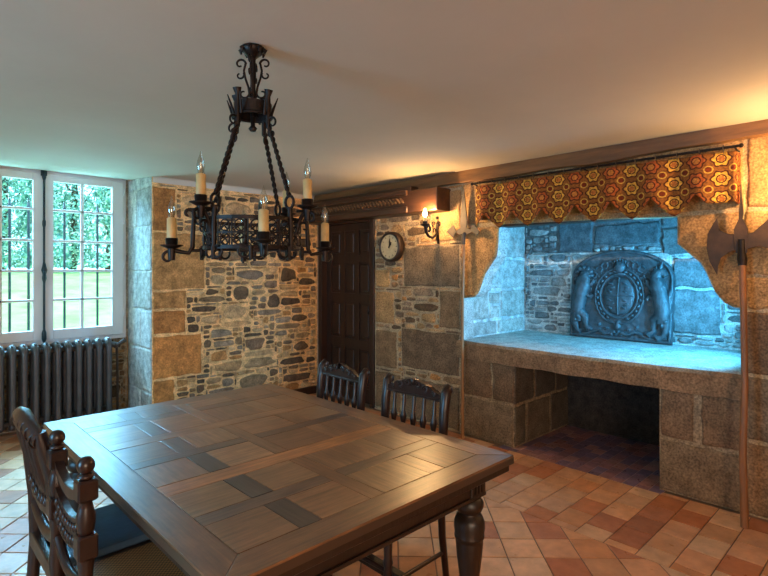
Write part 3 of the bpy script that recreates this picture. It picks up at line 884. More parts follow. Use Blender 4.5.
flat_blade(mb, [(2.842, 1.875), (2.79, 1.85), (2.755, 1.895), (2.695, 1.83), (2.72, 1.80), (2.77, 1.83), (2.842, 1.805)], frh, .005)
obj('blade', mb, mk('grey_steel', lin(74, 64, 54), .6, metal=.1, var=.35, nscale=14, bump=.3, bscale=40, bdist=.004), hb, bevel=.002)

ax = thing('battle_axe', 'tall halberd with broad crescent axe blades leaning right of the fireplace', 'halberd', (3.62, .70, 0))
mb = MB(); mb.tube([(3.60, .716, 0), (3.635, .732, .4), (3.66, .728, .85), (3.70, .742, 1.25), (3.735, .755, 1.55)], [.021, .02, .018, .018, .019], 10); obj('shaft', mb, M_POLEDK, ax)
AX = 3.745; fra = lambda u, v, d: (AX+d, u, v)
mb = MB(); mb.tube([(3.733, .754, 1.52), (3.74, .757, 1.56), (AX, .76, 1.60), (AX, .762, 1.68)], [.022, .028, .022, .02], 10)
obj('socket', mb, M_IRON, ax)
mb = MB()
flat_blade(mb, [(.785, 1.62), (.83, 1.60), (.87, 1.57), (.885, 1.52), (.89, 1.47), (.93, 1.55), (.945, 1.63), (.94, 1.72), (.905, 1.79), (.89, 1.81), (.875, 1.74), (.83, 1.715), (.785, 1.71)], fra, .006)
flat_blade(mb, [(.74, 1.71), (.70, 1.72), (.65, 1.77), (.62, 1.80), (.60, 1.72), (.57, 1.66), (.55, 1.60), (.61, 1.62), (.68, 1.635), (.74, 1.62)], fra, .006)
flat_blade(mb, [(.735, 1.60), (.79, 1.60), (.80, 1.74), (.775, 1.80), (.764, 2.0), (.752, 1.80), (.728, 1.74)], fra, .008)
obj('blade', mb, M_STEELDK, ax, bevel=.002)

# ------------------------------------------------------------------ clock
ck = thing('wall_clock', 'round dark wooden clock on the stone wall beside the door', 'clock', (XW, 3.79, 1.728))
def ringx(mb, prof, cy, cz, n=36):
    vs = []
    for (r, x) in prof:
        for k in range(n):
            a = 2*pi*k/n; vs.append((x, cy+r*cos(a), cz+r*sin(a)))
    m = len(prof)
    mb.add(vs, [(i*n+k, i*n+(k+1) % n, (i+1)*n+(k+1) % n, (i+1)*n+k) for i in range(m-1) for k in range(n)], None, True)
    mb.add(vs[-n:], [tuple(range(n))]); mb.add(vs[:n], [tuple(range(n-1,-1,-1))])
mb = MB(); ringx(mb, [(.152, 3.80), (.155, 3.755), (.152, 3.735), (.142, 3.725), (.128, 3.728), (.122, 3.74)], 3.79, 1.728); obj('case', mb, mk('clock_wood', lin(46, 30, 22), .5, var=.3), ck)
mb = MB(); ringx(mb, [(.124, 3.741), (.124, 3.736)], 3.79, 1.728); face = obj('dial', mb, M_CLOCKF, ck)
for k in range(12):
    mb = MB(); a = 2*pi*k/12; M = Matrix.Translation((3.734, 3.79, 1.728)) @ Matrix.Rotation(a, 4, 'X')
    mb.box((-.001, -.003, .095), (.001, .003, .112), None, M)
    obj('hour_mark', mb, M_BLACK, face)
for nm_, a, l, wd in (('hour_hand', radians(34), .055, .008), ('minute_hand', radians(8), .085, .005)):
    mb = MB(); M = Matrix.Translation((3.731, 3.79, 1.728)) @ Matrix.Rotation(a, 4, 'X')
    mb.box((-.0015, -wd, -.015), (.0015, wd, l), None, M)
    mb.box((-.0015, -wd*1.8, l*.45), (.0015, wd*1.8, l*.7), None, M)
    obj(nm_, mb, M_BLACK, ck)

# ------------------------------------------------------------------ wall sconces
sc = thing('wall_sconce', 'iron scroll wall sconce with a lit candle bulb beside the halberd', 'sconce', (XW, 3.20, 1.86), 0, 'lit iron wall sconces')
Y0 = 3.20
def curl(mb, c, r0, r1, a0, a1, fr, rad=.006, n=18):
    pts = []
    for k in range(n+1):
        f = k/n; a = a0+(a1-a0)*f; r = r0+(r1-r0)*f
        pts.append(fr(c[0]+r*cos(a), c[1]+r*sin(a)))
    mb.tube(pts, [rad*(1-.35*k/n) for k in range(n+1)], 7)
mb = MB()
mb.tube([(3.808, Y0, 1.74), (3.80, Y0, 1.78), (3.79, Y0, 1.86), (3.80, Y0, 1.93), (3.808, Y0, 1.96)], [.012, .02, .014, .02, .010], 8, flat=.6)
mb.ball((3.79, Y0, 1.985), .016)
fs_ = lambda a, b: (3.775, Y0+a, b)
curl(mb, (.028, 1.93), .026, .010, -1.2, 4.6, fs_); curl(mb, (-.028, 1.93), .026, .010, 4.34, -1.4, fs_)
obj('wall_plate', mb, M_IRON, sc)
mb = MB()
CXs, CYs, CZ = 3.55, Y0-.06, 1.895
arm = [(3.79, Y0, 1.85), (3.76, Y0-.005, 1.815), (3.70, Y0-.02, 1.79), (3.62, Y0-.045, 1.80), (3.565, Y0-.058, 1.84), (CXs, CYs, CZ)]
mb.tube(arm, .013, 8)
fa = lambda a, b: (3.79-a, Y0-.25*a, b)
curl(mb, (.165, 1.862), .058, .014, -1.4, 4.6, fa, .013)
curl(mb, (.06, 1.855), .036, .010, 3.6, -1.2, fa, .007)
obj('arm', mb, M_IRON, sc)
mb = MB().lathe([(.012, CZ-.01), (.045, CZ+.004), (.05, CZ+.010), (.02, CZ+.006), (.022, CZ+.035), (.024, CZ+.038)], (CXs, CYs), 16)
obj('drip_pan', mb, M_IRON, sc)
mb = MB().lathe([(.017, CZ+.035), (.017, CZ+.075), (.012, CZ+.079)], (CXs, CYs), 14); obj('candle_sleeve', mb, M_CANDLE, sc)
mb = MB().lathe([(.006, CZ+.079), (.014, CZ+.09), (.017, CZ+.105), (.012, CZ+.127), (.004, CZ+.153)], (CXs, CYs), 14); obj('bulb', mb, M_LIT, sc)
sc2 = dup(sc, (XW, .46, 1.86), 0, 'second lit iron sconce on the wall right of the broad-bladed halberd')
for c in sc2.children:
    if c.name.startswith('bulb'):
        c.material_slots[0].link = 'OBJECT'; c.material_slots[0].material = emit('lit_bulb_strong', (1.0, .60, .25), 1900)

# ------------------------------------------------------------------ chandelier
random.seed(4)
CC = (1.065, 1.856)
ch = thing('chandelier', 'black wrought iron chandelier with candle bulbs hanging above the table', 'chandelier', (CC[0], CC[1], ZC))
c46, s46 = cos(radians(46)), sin(radians(46))
def pol(a, r, z):
    a = radians(a); x = cos(a)*r; y = sin(a)*r
    return (CC[0]+x*s46+y*c46, CC[1]-x*c46+y*s46, z)
def frp(a):   # plane through the axis at angle a
    return lambda r, z: pol(a, r, z)
mb = MB().lathe([(.044, ZC), (.048, ZC-.012), (.034, ZC-.028), (.018, ZC-.042), (.012, ZC-.05)], CC, 8)
for k in range(8): mb.tube([pol(k*45, .038, ZC-.010), pol(k*45, .051, ZC-.016), pol(k*45, .046, ZC-.028)], [.010, .008, .004], 6)
obj('canopy', mb, M_IRON, ch)
mb = MB().tube([(CC[0], CC[1], ZC-.04), (CC[0], CC[1], ZC-.28)], .011, 8)
for a in (0, 180, 90, 270):
    f = frp(a)
    mb.tube([f(.012, ZC-.20), f(.018, ZC-.16), f(.030, ZC-.125), f(.036, ZC-.095), f(.030, ZC-.068)], .0048, 6)
    curl(mb, (.050, ZC-.068), .022, .007, pi, -2.2, f, .005); curl(mb, (.052, ZC-.112), .018, .006, 2.6, 7.6, f, .0045, 12)
    curl(mb, (.036, ZC-.185), .022, .007, pi, pi+5, f, .0048)
obj('stem', mb, M_IRON, ch)
def hoop(mb, r, z0, z1, t=.004, n=36):
    vs = []
    for k in range(n):
        a = 2*pi*k/n
        for (rr, z) in ((r, z0), (r, z1), (r-t, z1), (r-t, z0)): vs.append((CC[0]+rr*cos(a), CC[1]+rr*sin(a), z))
    mb.add(vs, [(k*4+q, k*4+(q+1) % 4, ((k+1) % n)*4+(q+1) % 4, ((k+1) % n)*4+q) for k in range(n) for q in range(4)], None, False)
mb = MB(); hoop(mb, .074, 2.108, 2.158, .006); 
mb.tube([pol(0, -.074, 2.13), pol(0, .074, 2.13)], .006, 6); mb.tube([pol(90, -.074, 2.13), pol(90, .074, 2.13)], .006, 6)
mb.lathe([(.012, 2.05), (.018, 2.06), (.009, 2.07), (.009, 2.16)], CC, 8)
mb.tube([pol(k*10, .075, 2.108) for k in range(36)], .006, 5, closed=True)
crown = obj('crown_ring', mb, M_IRON, ch)
RODS = ((238, 'a'), (331, 'b'), (70, 'c'), (158, 'd'))
for a, _ in RODS:
    mb = MB(); f = frp(a)
    mb.tube([pol(a, .079, 2.05), pol(a, .079, 2.14), pol(a, .078, 2.175), pol(a, .082, 2.20)], [.010, .012, .011, .019], 6)
    curl(mb, (.100, 2.070), .024, .008, 2.4, -2.8, f, .005); curl(mb, (.098, 2.03), .02, .007, 2.4, 7.5, f, .0045)
    mb.tube([pol(a-14, .080, 2.10), pol(a-17, .092, 2.14), pol(a-19, .105, 2.175)], [.006, .005, .002], 5)
    mb.tube([pol(a+14, .080, 2.10), pol(a+17, .092, 2.14), pol(a+19, .105, 2.175)], [.006, .005, .002], 5)
    obj('crown_post', mb, M_IRON, crown)
    # twisted hanging rod
    mb = MB(); A = V(pol(a, .082, 2.065)); B = V(pol(a, .186, 1.775)); ax_ = (B-A).normalized(); e1 = ax_.orthogonal().normalized(); e2 = ax_.cross(e1)
    n = 60
    for ph in (0, pi):
        mb.tube([A.lerp(B, k/n)+(e1*cos(ph+k*.62)+e2*sin(ph+k*.62))*.0045 for k in range(n+1)], .0056, 6)
    hk = [pol(a, .186+.02*sin(q), 1.755+.024*cos(q)) for q in [j*2*pi/12 for j in range(12)]]
    mb.tube(hk, .006, 6, closed=True)
    mb.tube([pol(a, .188, 1.735), pol(a, .192, 1.66), pol(a, .192, 1.57)], [.010, .011, .010], 6)
    obj('hanging_rod', mb, M_IRON, ch)
mb = MB()   # pierced ring
RR = .190
for z0, z1 in ((1.684, 1.698), (1.632, 1.638), (1.575, 1.589)): hoop(mb, RR, z0, z1, .005, 48)
NK = 20
for k in range(NK):
    a = 360*k/NK
    for zc, rr in ((1.661, .0205), (1.610, .0205)):
        mb.tube([pol(a+degr, RR-.002, zc+dz) for degr, dz in [(rr*cos(q)/RR*57.3, rr*1.05*sin(q)) for q in [j*2*pi/10 for j in range(10)]]], .0031, 5, closed=True)
        mb.tube([pol(a+degr, RR-.002, zc+dz) for degr, dz in ((-6, -.016), (0, 0), (6, .016))], .003, 4)
    mb.tube([pol(a+180/NK, RR-.002, 1.585), pol(a+180/NK, RR-.002, 1.69)], .003, 4)
for a in (25, 145, 265):
    mb.tube([pol(a, RR, 1.58), pol(a, 0, 1.585)], .006, 6)
obj('pierced_ring', mb, M_IRON, ch)
for a in range(0, 360, 45):
    mb = MB(); f = frp(a+12)
    for s in (-1, 1):
        pts = [pol(a+12+s*(.022+.022*cos(q))/RR*57.3, RR+.004, 1.565+.022*sin(q)) for q in [1.2+j*.55 for j in range(11)]]
        mb.tube(pts, .005, 5)
    mb.tube([pol(a+12, RR+.004, 1.585), pol(a+12, RR+.004, 1.535)], [.010, .007], 6)
    obj('pendant_scroll', mb, M_IRON, ch)
def bulb_prof(z): return [(.007, z), (.0135, z+.014), (.0155, z+.030), (.012, z+.048), (.005, z+.068), (.0015, z+.082)]
def arm_low(a, R0, zp):
    f = frp(a); mb = MB()
    if R0 > .28:
        mb.tube([f(RR+.030, zp+.13), f(RR+.034, zp+.06), f(RR+.036, zp+.0), f(RR+.05, zp-.022), f(R0-.03, zp-.018), f(R0, zp-.01)], [.008, .009, .009, .008, .008, .009], 7)
        curl(mb, (RR+.050, zp+.128), .020, .007, pi, pi-4.6, f, .008)
    else:
        mb.tube([f(RR-.002, zp-.10), f(RR+.006, zp-.06), f(RR+.022, zp-.03), f(R0, zp-.008)], [.007, .008, .008, .009], 7)
        curl(mb, (RR+.03, zp-.075), .022, .007, pi, pi-5, f, .006)
    mb.tube([f(RR, zp-.012), f(RR+.04, zp-.012)], .006, 6)
    curl(mb, (R0+.012, zp-.040), .024, .007, pi*.6, pi*.6-5.2, f, .0065)
    mb.tube([f(R0, zp), f(R0, zp-.05)], [.016, .013], 8)
    ar = obj('arm', mb, M_IRON, ch)
    p = pol(a, R0, 0)
    mb = MB().lathe([(.012, zp-.008), (.040, zp+.004), (.042, zp+.008), (.021, zp+.006), (.023, zp+.032), (.020, zp+.034)], p[:2], 12); obj('drip_pan', mb, M_IRON, ar)
    mb = MB().lathe([(.0175, zp+.03), (.0175, zp+.108), (.010, zp+.112)], p[:2], 14); obj('candle_sleeve', mb, M_CANDLE, ch)
    mb = MB().lathe(bulb_prof(zp+.111), p[:2], 12); bl = obj('bulb', mb, M_BULB, ch)
    mb = MB().tube([(p[0]-.004, p[1], zp+.112), (p[0]-.003, p[1], zp+.145), (p[0]+.003, p[1], zp+.145), (p[0]+.004, p[1], zp+.112)], .0015, 4); obj('filament', mb, M_CANDLE, bl)
for a, R0, zp in ((202, .30, 1.583), (291, .30, 1.595), (24, .30, 1.583), (112, .30, 1.583)): arm_low(a, R0, zp)
for a, R0, zp in ((231, .23, 1.737), (345, .235, 1.737), (67, .24, 1.737), (168, .225, 1.737)): arm_low(a, R0, zp)

# ------------------------------------------------------------------ table
random.seed(9)
TX0, TY0, TW, TL, TZ = .56, 1.13, 1.25, 1.81, .76
tb = thing('dining_table', 'large oak draw-leaf table with parquetry top and turned legs', 'table', (TX0+TW/2, TY0+TL/2, 0))
P_OAK = [lin(134, 92, 58), lin(120, 82, 52), lin(144, 104, 68), lin(110, 74, 46), lin(128, 94, 62)]
P_OAKD = [lin(68, 52, 42), lin(82, 62, 48), lin(60, 48, 40)]
P_OAKR = [lin(152, 98, 54), lin(142, 92, 52)]
def plank(mb, x0, y0, x1, y1, ax, pal, poly=None):
    g = .0012; c = jit(random.choice(pal), .1); o = (random.random()*40, random.random()*40)
    p = poly or R(x0, y0, x1, y1)
    p = inset(p if area(p) > 0 else p[::-1], g); p2 = inset(p, .0012); n = len(p)
    dz = random.uniform(-.0006, .0006)
    vs = [(TX0+a, TY0+b, TZ-.012) for a, b in p] + [(TX0+a, TY0+b, TZ-.0003+dz) for a, b in p] + [(TX0+a, TY0+b, TZ+dz) for a, b in p2]
    uv = [((a, b) if ax == 0 else (b, a)) for a, b in p]; uv = uv*2+[((a, b) if ax == 0 else (b, a)) for a, b in p2]
    uv = [(u+o[0], v+o[1]) for u, v in uv]
    fs = [(r*n+k, r*n+(k+1) % n, (r+1)*n+(k+1) % n, (r+1)*n+k) for r in range(2) for k in range(n)] + [tuple(range(2*n, 3*n))]
    mb.add(vs, fs, c, False, uv)
mb = MB(); mb.box((TX0, TY0, TZ-.034), (TX0+TW, TY0+TL, TZ-.008), lin(48, 34, 24))
B = .105
plank(mb, 0,0,0,0, 0, P_OAK, [(0, 0), (TW, 0), (TW-B, B), (B, B)]); plank(mb, 0,0,0,0, 0, P_OAK, [(0, TL), (B, TL-B), (TW-B, TL-B), (TW, TL)])
plank(mb, 0,0,0,0, 1, P_OAK, [(0, 0), (B, B), (B, TL-B), (0, TL)]); plank(mb, 0,0,0,0, 1, P_OAK, [(TW, 0), (TW, TL), (TW-B, TL-B), (TW-B, B)])
XSQ = ((B, .30), (.38, .575), (.635, .87), (.95, TW-B))
def section(y0, y1, ym0, ym1):
    plank(mb, .575, y0, .635, y1, 1, P_OAK)
    for (a, b, vx0, vx1) in ((B, .575, .30, .38), (.635, TW-B, .87, .95)):
        plank(mb, a, ym0, b, ym1, 0, [lin(98, 70, 50), lin(88, 64, 48)])
        for (c0, c1) in ((y0, ym0), (ym1, y1)):
            plank(mb, a, c0, vx0, c1, random.choice((0, 1)), P_OAK); plank(mb, vx1, c0, b, c1, random.choice((0, 1)), P_OAK)
            plank(mb, vx0, c0, vx1, c1, 1, P_OAKD if (a == B or random.random() < .3) else P_OAK)
section(B, .575, .305, .375)
plank(mb, B, .575, TW-B, .67, 0, P_OAKR)
section(.67, 1.155, .885, .95)
plank(mb, B, 1.155, TW-B, 1.24, 0, P_OAKD+P_OAK)
section(1.24, TL-B, 1.49, 1.56)
obj('tabletop', mb, M_OAK, tb)
mb = MB()
mb.cbox((TX0+.012, TY0+.012, TZ-.066), (TX0+TW-.012, TY0+TL-.012, TZ-.036), .004)
obj('draw_leaf', mb, M_OAKDK, tb)
mb = MB(); a0 = .085
for (lo, hi) in (((TX0+a0, TY0+a0, .60), (TX0+TW-a0, TY0+a0+.03, .695)), ((TX0+a0, TY0+TL-a0-.03, .60), (TX0+TW-a0, TY0+TL-a0, .695)),
               ((TX0+a0, TY0+a0, .60), (TX0+a0+.03, TY0+TL-a0, .695)), ((TX0+TW-a0-.03, TY0+a0, .60), (TX0+TW-a0, TY0+TL-a0, .695))):
    mb.box(lo, hi)
mb.box((TX0+a0-.008, TY0+a0-.008, .60), (TX0+TW-a0+.008, TY0+a0, .615)); mb.box((TX0+a0-.006, TY0+a0-.006, .665), (TX0+TW-a0+.006, TY0+a0, .676))
mb.box((TX0+TW-a0, TY0+a0, .60), (TX0+TW-a0+.008, TY0+TL-a0, .615))
obj('apron', mb, M_OAKDK, tb, bevel=.003)
for sx in (0, 1):
    for sy in (0, 1):
        cx = TX0+.125 if not sx else TX0+TW-.125; cy = TY0+.125 if not sy else TY0+TL-.125
        mb = MB(); mb.cbox((cx-.047, cy-.047, .60), (cx+.047, cy+.047, .692), .004)
        for q in (-.02, .0, .02): mb.box((cx+q-.004, cy-.051, .62), (cx+q+.004, cy-.045, .68)); mb.box((cx+.045, cy+q-.004, .62), (cx+.051, cy+q+.004, .68))
        mb.lathe([(.030, .60), (.046, .592), (.056, .575), (.057, .56), (.050, .543), (.036, .534), (.036, .528), (.052, .52), (.060, .50), (.062, .475), (.058, .45), (.060, .445), (.060, .437), (.054, .432),
                  (.055, .42), (.050, .36), (.040, .28), (.032, .22), (.030, .20), (.042, .192), (.046, .18), (.034, .165), (.034, .16)][::-1], (cx, cy), 20)
        mb.cbox((cx-.045, cy-.045, .045), (cx+.045, cy+.045, .16), .004)
        mb.lathe([(.03, 0), (.045, .02), (.03, .046)], (cx, cy), 14)
        obj('leg', mb, M_OAKDK, tb)
mb = MB(); mb.box((TX0+.145, TY0+.105, .08), (TX0+.105, TY0+TL-.105, .125)); mb.box((TX0+TW-.145, TY0+.105, .08), (TX0+TW-.105, TY0+TL-.105, .125))
mb.box((TX0+.125, TY0+TL/2-.02, .08), (TX0+TW-.125, TY0+TL/2+.02, .125))
obj('stretcher', mb, M_OAKDK, tb, bevel=.004)

# ------------------------------------------------------------------ chairs (local frame: back at -y, seat faces +y)
G_SP = 'spindle-back chairs on the door side of the table'
def spindle_chair():
    t = thing('dining_chair', 'dark spindle-back chair at the table corner nearest the fireplace', 'chair', (0,0,0), 0, G_SP, world=False)
    W, D, yb = .44, .40, -.21
    mb = MB().cbox((-.22, -.20, .425), (.22, .20, .46), .008); obj('seat', mb, M_CHAIR, t)
    mb = MB().box((-.20, -.18, .375), (.20, .18, .426)); obj('seat_frame', mb, M_CHAIR, t, bevel=.004)
    for s in (-1, 1):
        x = s*(W/2-.02)
        mb = MB().tube([(x, yb+.02, .38), (x, yb+.008, .60), (x, yb-.005, .78), (x, yb-.020, .868), (x, yb-.038, .886), (x, yb-.050, .874)], [.020, .021, .024, .026, .024, .017], 8)
        mb.ball((x, yb-.041, .874), (.022, .018, .018)); obj('stile', mb, M_CHAIR, t)
        mb = MB().tube([(x, yb+.02, .40), (x, yb+.01, .2), (x, yb-.02, 0)], [.019, .018, .016], 8); obj('leg', mb, M_CHAIR, t)
        mb = MB().lathe([(.014, 0), (.019, .02), (.016, .06), (.021, .16), (.017, .2), (.023, .22), (.018, .24), (.022, .34), (.022, .40)], (x, .175), 12); obj('leg', mb, M_CHAIR, t)
        mb = MB().tube([(x, yb, .12), (x, .175, .12)], .010, 8); obj('side_stretcher', mb, M_CHAIR, t)
    mb = MB().tube([(-.2, .175, .18), (-.05, .175, .18), (0, .175, .18), (.05, .175, .18), (.2, .175, .18)], [.009, .011, .017, .011, .009], 8); obj('front_stretcher', mb, M_CHAIR, t)
    # carved crest: rail plus a scrolled pediment
    mb = MB(); f = lambda a, b, d: (a, yb-.012-d, b)
    mb.prism([(-.20, .822), (.20, .822), (.20, .852), (.17, .858), (.14, .868), (.115, .885), (.08, .890), (.055, .898), (.03, .906), (0, .910), (-.03, .906), (-.055, .898), (-.08, .890), (-.115, .885), (-.14, .868), (-.17, .858), (-.20, .852)], f, -.012, .012)
    for s in (-1, 1):
        for (c, r) in (((s*.085, .868), .020), ((s*.14, .856), .013), ((s*.035, .882), .018)):
            for d in (-.014, .014):
                mb.tube([(c[0]+r*(1-j/14)*cos(j*.8*s), yb-.012+d, c[1]+r*(1-j/14)*sin(j*.8)) for j in range(11)], .005, 5)
        for d in (-.016, .016): mb.ball((0, yb-.012+d, .895), (.013, .008, .018))
    mb.tube([(-.20, yb-.024, .83), (.20, yb-.024, .83)], .005, 6); mb.tube([(-.20, yb, .83), (.20, yb, .83)], .005, 6)
    obj('crest_rail', mb, M_CHAIR, t)
    mb = MB().box((-.20, yb-.006, .535), (.20, yb+.02, .575)); obj('lower_rail', mb, M_CHAIR, t, bevel=.004)
    for k in range(5):
        x = -.136+.068*k
        mb = MB().tube([(x, yb+.006-.018*q, z) for q, z in ((0, .57), (.15, .62), (.3, .66), (.36, .685), (.42, .71), (.47, .73), (.52, .742), (.8, .80), (1, .83))], [.007, .009, .010, .013, .018, .013, .008, .010, .007], 8)
        obj('spindle', mb, M_CHAIR, t)
    return t
c1 = spindle_chair(); c1.location = (1.752, 1.815, 0); c1.rotation_euler = (0, 0, radians(91)); c1.scale = (1, 1, 1.03)
dup(c1, (1.752, 2.42, 0), radians(88), 'dark spindle-back chair in front of the panelled door')

# chair with carved slatted back (left, nearer the window)
t = thing('carved_chair', 'dark carved chair with blue seat at the window end of the table', 'chair', (.635, 2.275, 0), radians(-90), None, world=False)
W = .42; yb = -.20
mb = MB(); 
mb.cbox((-.205, -.18, .41), (.205, .22, .435), .004); obj('seat_frame', mb, M_CHAIR, t)
mb = MB().cbox((-.20, -.17, .432), (.20, .215, .475), .016); obj('seat', mb, M_CLOTHB, t, bevel=.006)
for s in (-1, 1):
    x = s*(W/2-.018)
    mb = MB().tube([(x, yb-.05, 0), (x, yb-.005, .22), (x, yb+.01, .42), (x, yb+.005, .60), (x, yb-.012, .78), (x, yb-.035, .88), (x, yb-.05, .945)], [.021, .022, .024, .023, .024, .026, .020], 8, flat=1.15)
    obj('stile', mb, M_CHAIR, t)
    mb = MB().lathe([(.014, 0), (.019, .02), (.016, .06), (.021, .16), (.017, .2), (.023, .22), (.018, .24), (.022, .34), (.022, .415)], (x, .185), 12); obj('leg', mb, M_CHAIR, t)
    mb = MB().tube([(x, yb, .14), (x, .185, .14)], .011, 8); obj('side_stretcher', mb, M_CHAIR, t)
mb = MB(); pts = []
for k in range(13):
    f = -1+2*k/12; pts.append((f*.20, yb-.05-.012*(1-f*f), .915+.035*(1-f*f)))
mb.tube(pts, [.020+.010*(1-abs(-1+2*k/12)) for k in range(13)], 10, flat=1.5)
for k in range(9):
    f = -1+2*k/8; x = f*.17
    mb.tube([(x+.012*cos(q), yb-.052-.026*sin(q)-.01*(1-f*f), .915+.035*(1-f*f)+.030*cos(q)) for q in [j*pi/6 for j in range(-1, 8)]], .004, 5)
obj('crest_rail', mb, M_CHAIR, t)
for k in range(3):
    x = -.09+.09*k
    mb = MB().tube([(x, yb-.0, .70), (x, yb-.012, .76), (x, yb-.026, .83), (x, yb-.045, .90)], [.016, .026, .030, .020], 8, flat=.5); obj('splat', mb, M_CHAIR, t)
mb = MB(); f = lambda a, b, d: (a, yb+.0-d, b)
mb.prism([(-.195, .66), (-.12, .625), (0, .61), (.12, .625), (.195, .66), (.195, .715), (-.195, .715)], f, -.014, .014)
for k in range(7):
    x = -.15+.05*k
    for d in (-.016, .016): mb.tube([(x+.016*cos(q), yb+d, .678+.016*sin(q)-.02*(1-abs(x)/.15)) for q in [j*2*pi/8 for j in range(8)]], .006, 5, closed=True)
obj('carved_rail', mb, M_CHAIR, t)
mb = MB(); pts = [(x, yb+.006, .575-.045*(1-(x/.195)**2)) for x in [-.195+.39*k/10 for k in range(11)]]
mb.tube(pts, .018, 8, flat=1.3); obj('curved_rail', mb, M_CHAIR, t)
mb = MB().box((-.195, yb-.012, .40), (.195, yb+.018, .46)); obj('back_rail', mb, M_CHAIR, t, bevel=.004)

# chair with turned finial posts and a cane seat (left, nearest the camera)
t = thing('turned_post_chair', 'dark turned-post chair with ball finials and cane seat at the near left', 'chair', (.625, 1.855, 0), radians(-90), None, world=False)
yb = -.20; W = .345
mb = MB().cbox((-.21, -.18, .425), (.21, .22, .462), .008)
obj('seat_frame', mb, M_CHAIR, t)
mb = MB().cbox((-.175, -.15, .455), (.175, .19, .466), .003); obj('cane_seat', mb, M_CANE, t)
for s in (-1, 1):
    x = s*W/2
    mb = MB()
    mb.lathe([(.018, 0), (.02, .1), (.022, .30), (.024, .42), (.022, .48), (.026, .52), (.02, .56), (.019, .62), (.024, .665)], (x, yb), 14)
    mb.cbox((x-.027, yb-.027, .665), (x+.027, yb+.027, .735), .005)
    mb.lathe([(.018, .735), (.022, .742), (.025, .765), (.026, .785), (.020, .81), (.017, .825), (.023, .832)], (x, yb), 16)
    mb.cbox((x-.027, yb-.027, .832), (x+.027, yb+.027, .893), .005)
    mb.lathe([(.014, .893), (.022, .898), (.022, .904), (.014, .909)], (x, yb), 14); mb.ball((x, yb, .932), (.0245, .0245, .026), 16, 10)
    obj('post', mb, M_CHAIR, t)
    mb = MB().lathe([(.014, 0), (.019, .02), (.016, .06), (.021, .16), (.017, .2), (.023, .22), (.018, .24), (.022, .34), (.022, .43)], (s*.185, .185), 12); obj('leg', mb, M_CHAIR, t)
    mb = MB().tube([(x, yb, .16), (s*.185, .185, .16)], .011, 8); obj('side_stretcher', mb, M_CHAIR, t)
f = lambda a, b, d: (a, yb-d, b)
h = W/2-.02
mb = MB(); top = [(h*k/6, .862-.035*(1-(k/6)**2)) for k in range(-6, 7)]; bot = [(h*k/6, .838-.045*(1-(k/6)**2)) for k in range(6, -7, -1)]
mb.prism(top+bot, f, -.012, .012); obj('top_rail', mb, M_CHAIR, t, bevel=.003)
mb = MB(); top = [(h*k/6, .775-.035*(1-(k/6)**2)) for k in range(-6, 7)]; bot = [(h*k/6, .685-.035*(1-(k/6)**2)) for k in range(6, -7, -1)]
mb.prism(top+bot, f, -.010, .010)
for k in range(-4, 5):
    for j in range(2):
        for d in (-.012, .012): mb.ball((k*.03, yb+d, .728+.03*(j-.5)*1.3-.035*(1-(k/5)**2)), (.012, .007, .014), 8, 6)
mb.tube([(h*k/6, yb-.013, .692-.035*(1-(k/6)**2)) for k in range(-6, 7)], .005, 5)
obj('carved_panel', mb, M_CHAIR, t)
mb = MB().tube([(h*k/6, yb, .60-.05*(1-(k/6)**2)) for k in range(-6, 7)], .015, 8); obj('lower_rail', mb, M_CHAIR, t)

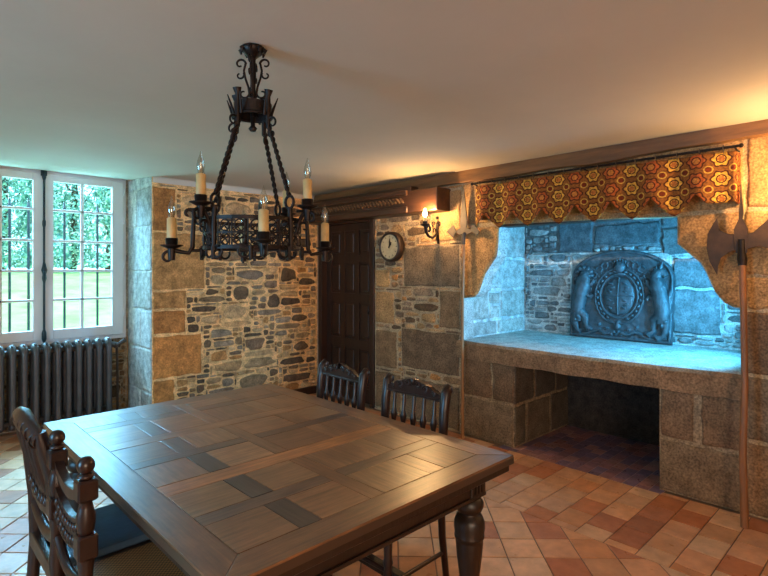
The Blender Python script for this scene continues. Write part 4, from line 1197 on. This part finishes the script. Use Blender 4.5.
# ------------------------------------------------------------------ lights
def area_light(name, loc, target, sx, sy, watt, col, spread=180):
    l = bpy.data.lights.new(name, 'AREA'); l.shape = 'RECTANGLE'; l.size = sx; l.size_y = sy; l.energy = watt; l.color = col
    l.spread = radians(spread)
    o = bpy.data.objects.new(name, l); COL.objects.link(o); o.location = loc
    o.rotation_euler = (V(target)-V(loc)).to_track_quat('-Z', 'Y').to_euler()
    return o
BLUE = (.22, .62, 1.0)
area_light('daylight_sky', (1.0, 7.7, 3.75), (1.1, 5.2, 1.0), 3.0, 1.9, 2050, BLUE)
area_light('ground_fill', (1.1, 7.4, -.1), (1.1, 5.6, 2.1), 2.6, 1.6, 420, (.26, .72, 1.0))  # added lamp low outside, out of view, to brighten the ceiling by the window
area_light('daylight_left_window', (-2.4, 2.2, 1.45), (1.5, 2.6, .7), 1.3, 1.5, 140, BLUE)
area_light('warm_front_fill', (-.4, -2.5, 1.5), (1.8, 3, 1.3), 2.6, 1.6, 150, (1.0, .78, .58))  # added warm fill lamp behind the camera, not a window
area_light('daylight_hearth_window', (4.24, .66, 1.42), (4.22, 2.9, 1.22), .4, .56, 58, (.07, .52, 1.0), 140)
s = bpy.data.lights.new('sun', 'SUN'); s.energy = 6; s.color = (1, .98, .94); s.angle = .02
so = bpy.data.objects.new('sun', s); COL.objects.link(so); so.rotation_euler = V((.85, .25, -.75)).to_track_quat('-Z', 'Y').to_euler()

wd = bpy.data.worlds.new('sky'); SC.world = wd; wd.use_nodes = True
bg = wd.node_tree.nodes['Background']; bg.inputs['Color'].default_value = (.46, .84, 1.0, 1); bg.inputs['Strength'].default_value = 4.5
p = area_light('window_portal', (1.097, 6.0, 1.6), (1.097, 4.0, 1.6), 1.45, 1.62, 1, (1, 1, 1)); p.data.cycles.is_portal = True

# ------------------------------------------------------------------ camera
cam = bpy.data.cameras.new('camera'); co = bpy.data.objects.new('camera', cam); COL.objects.link(co)
co.location = (0, 0, 1.5); co.rotation_euler = (radians(90), 0, radians(46-90))
cam.sensor_width = 36; cam.sensor_fit = 'HORIZONTAL'; cam.lens = 520/768*36
cam.shift_y = -(288-269)/768
cam.clip_start = .05; cam.clip_end = 200
SC.camera = co
vs = SC.view_settings
vs.view_transform = 'Standard'; vs.look = 'None'; vs.exposure = 0; vs.gamma = 1; vs.use_curve_mapping = False
SC.cycles.use_denoising = True
SC.cycles.max_bounces = 8; SC.cycles.diffuse_bounces = 5; SC.cycles.glossy_bounces = 4; SC.cycles.transparent_max_bounces = 12
SC.cycles.sample_clamp_indirect = 6; SC.cycles.caustics_reflective = False; SC.cycles.caustics_refractive = False
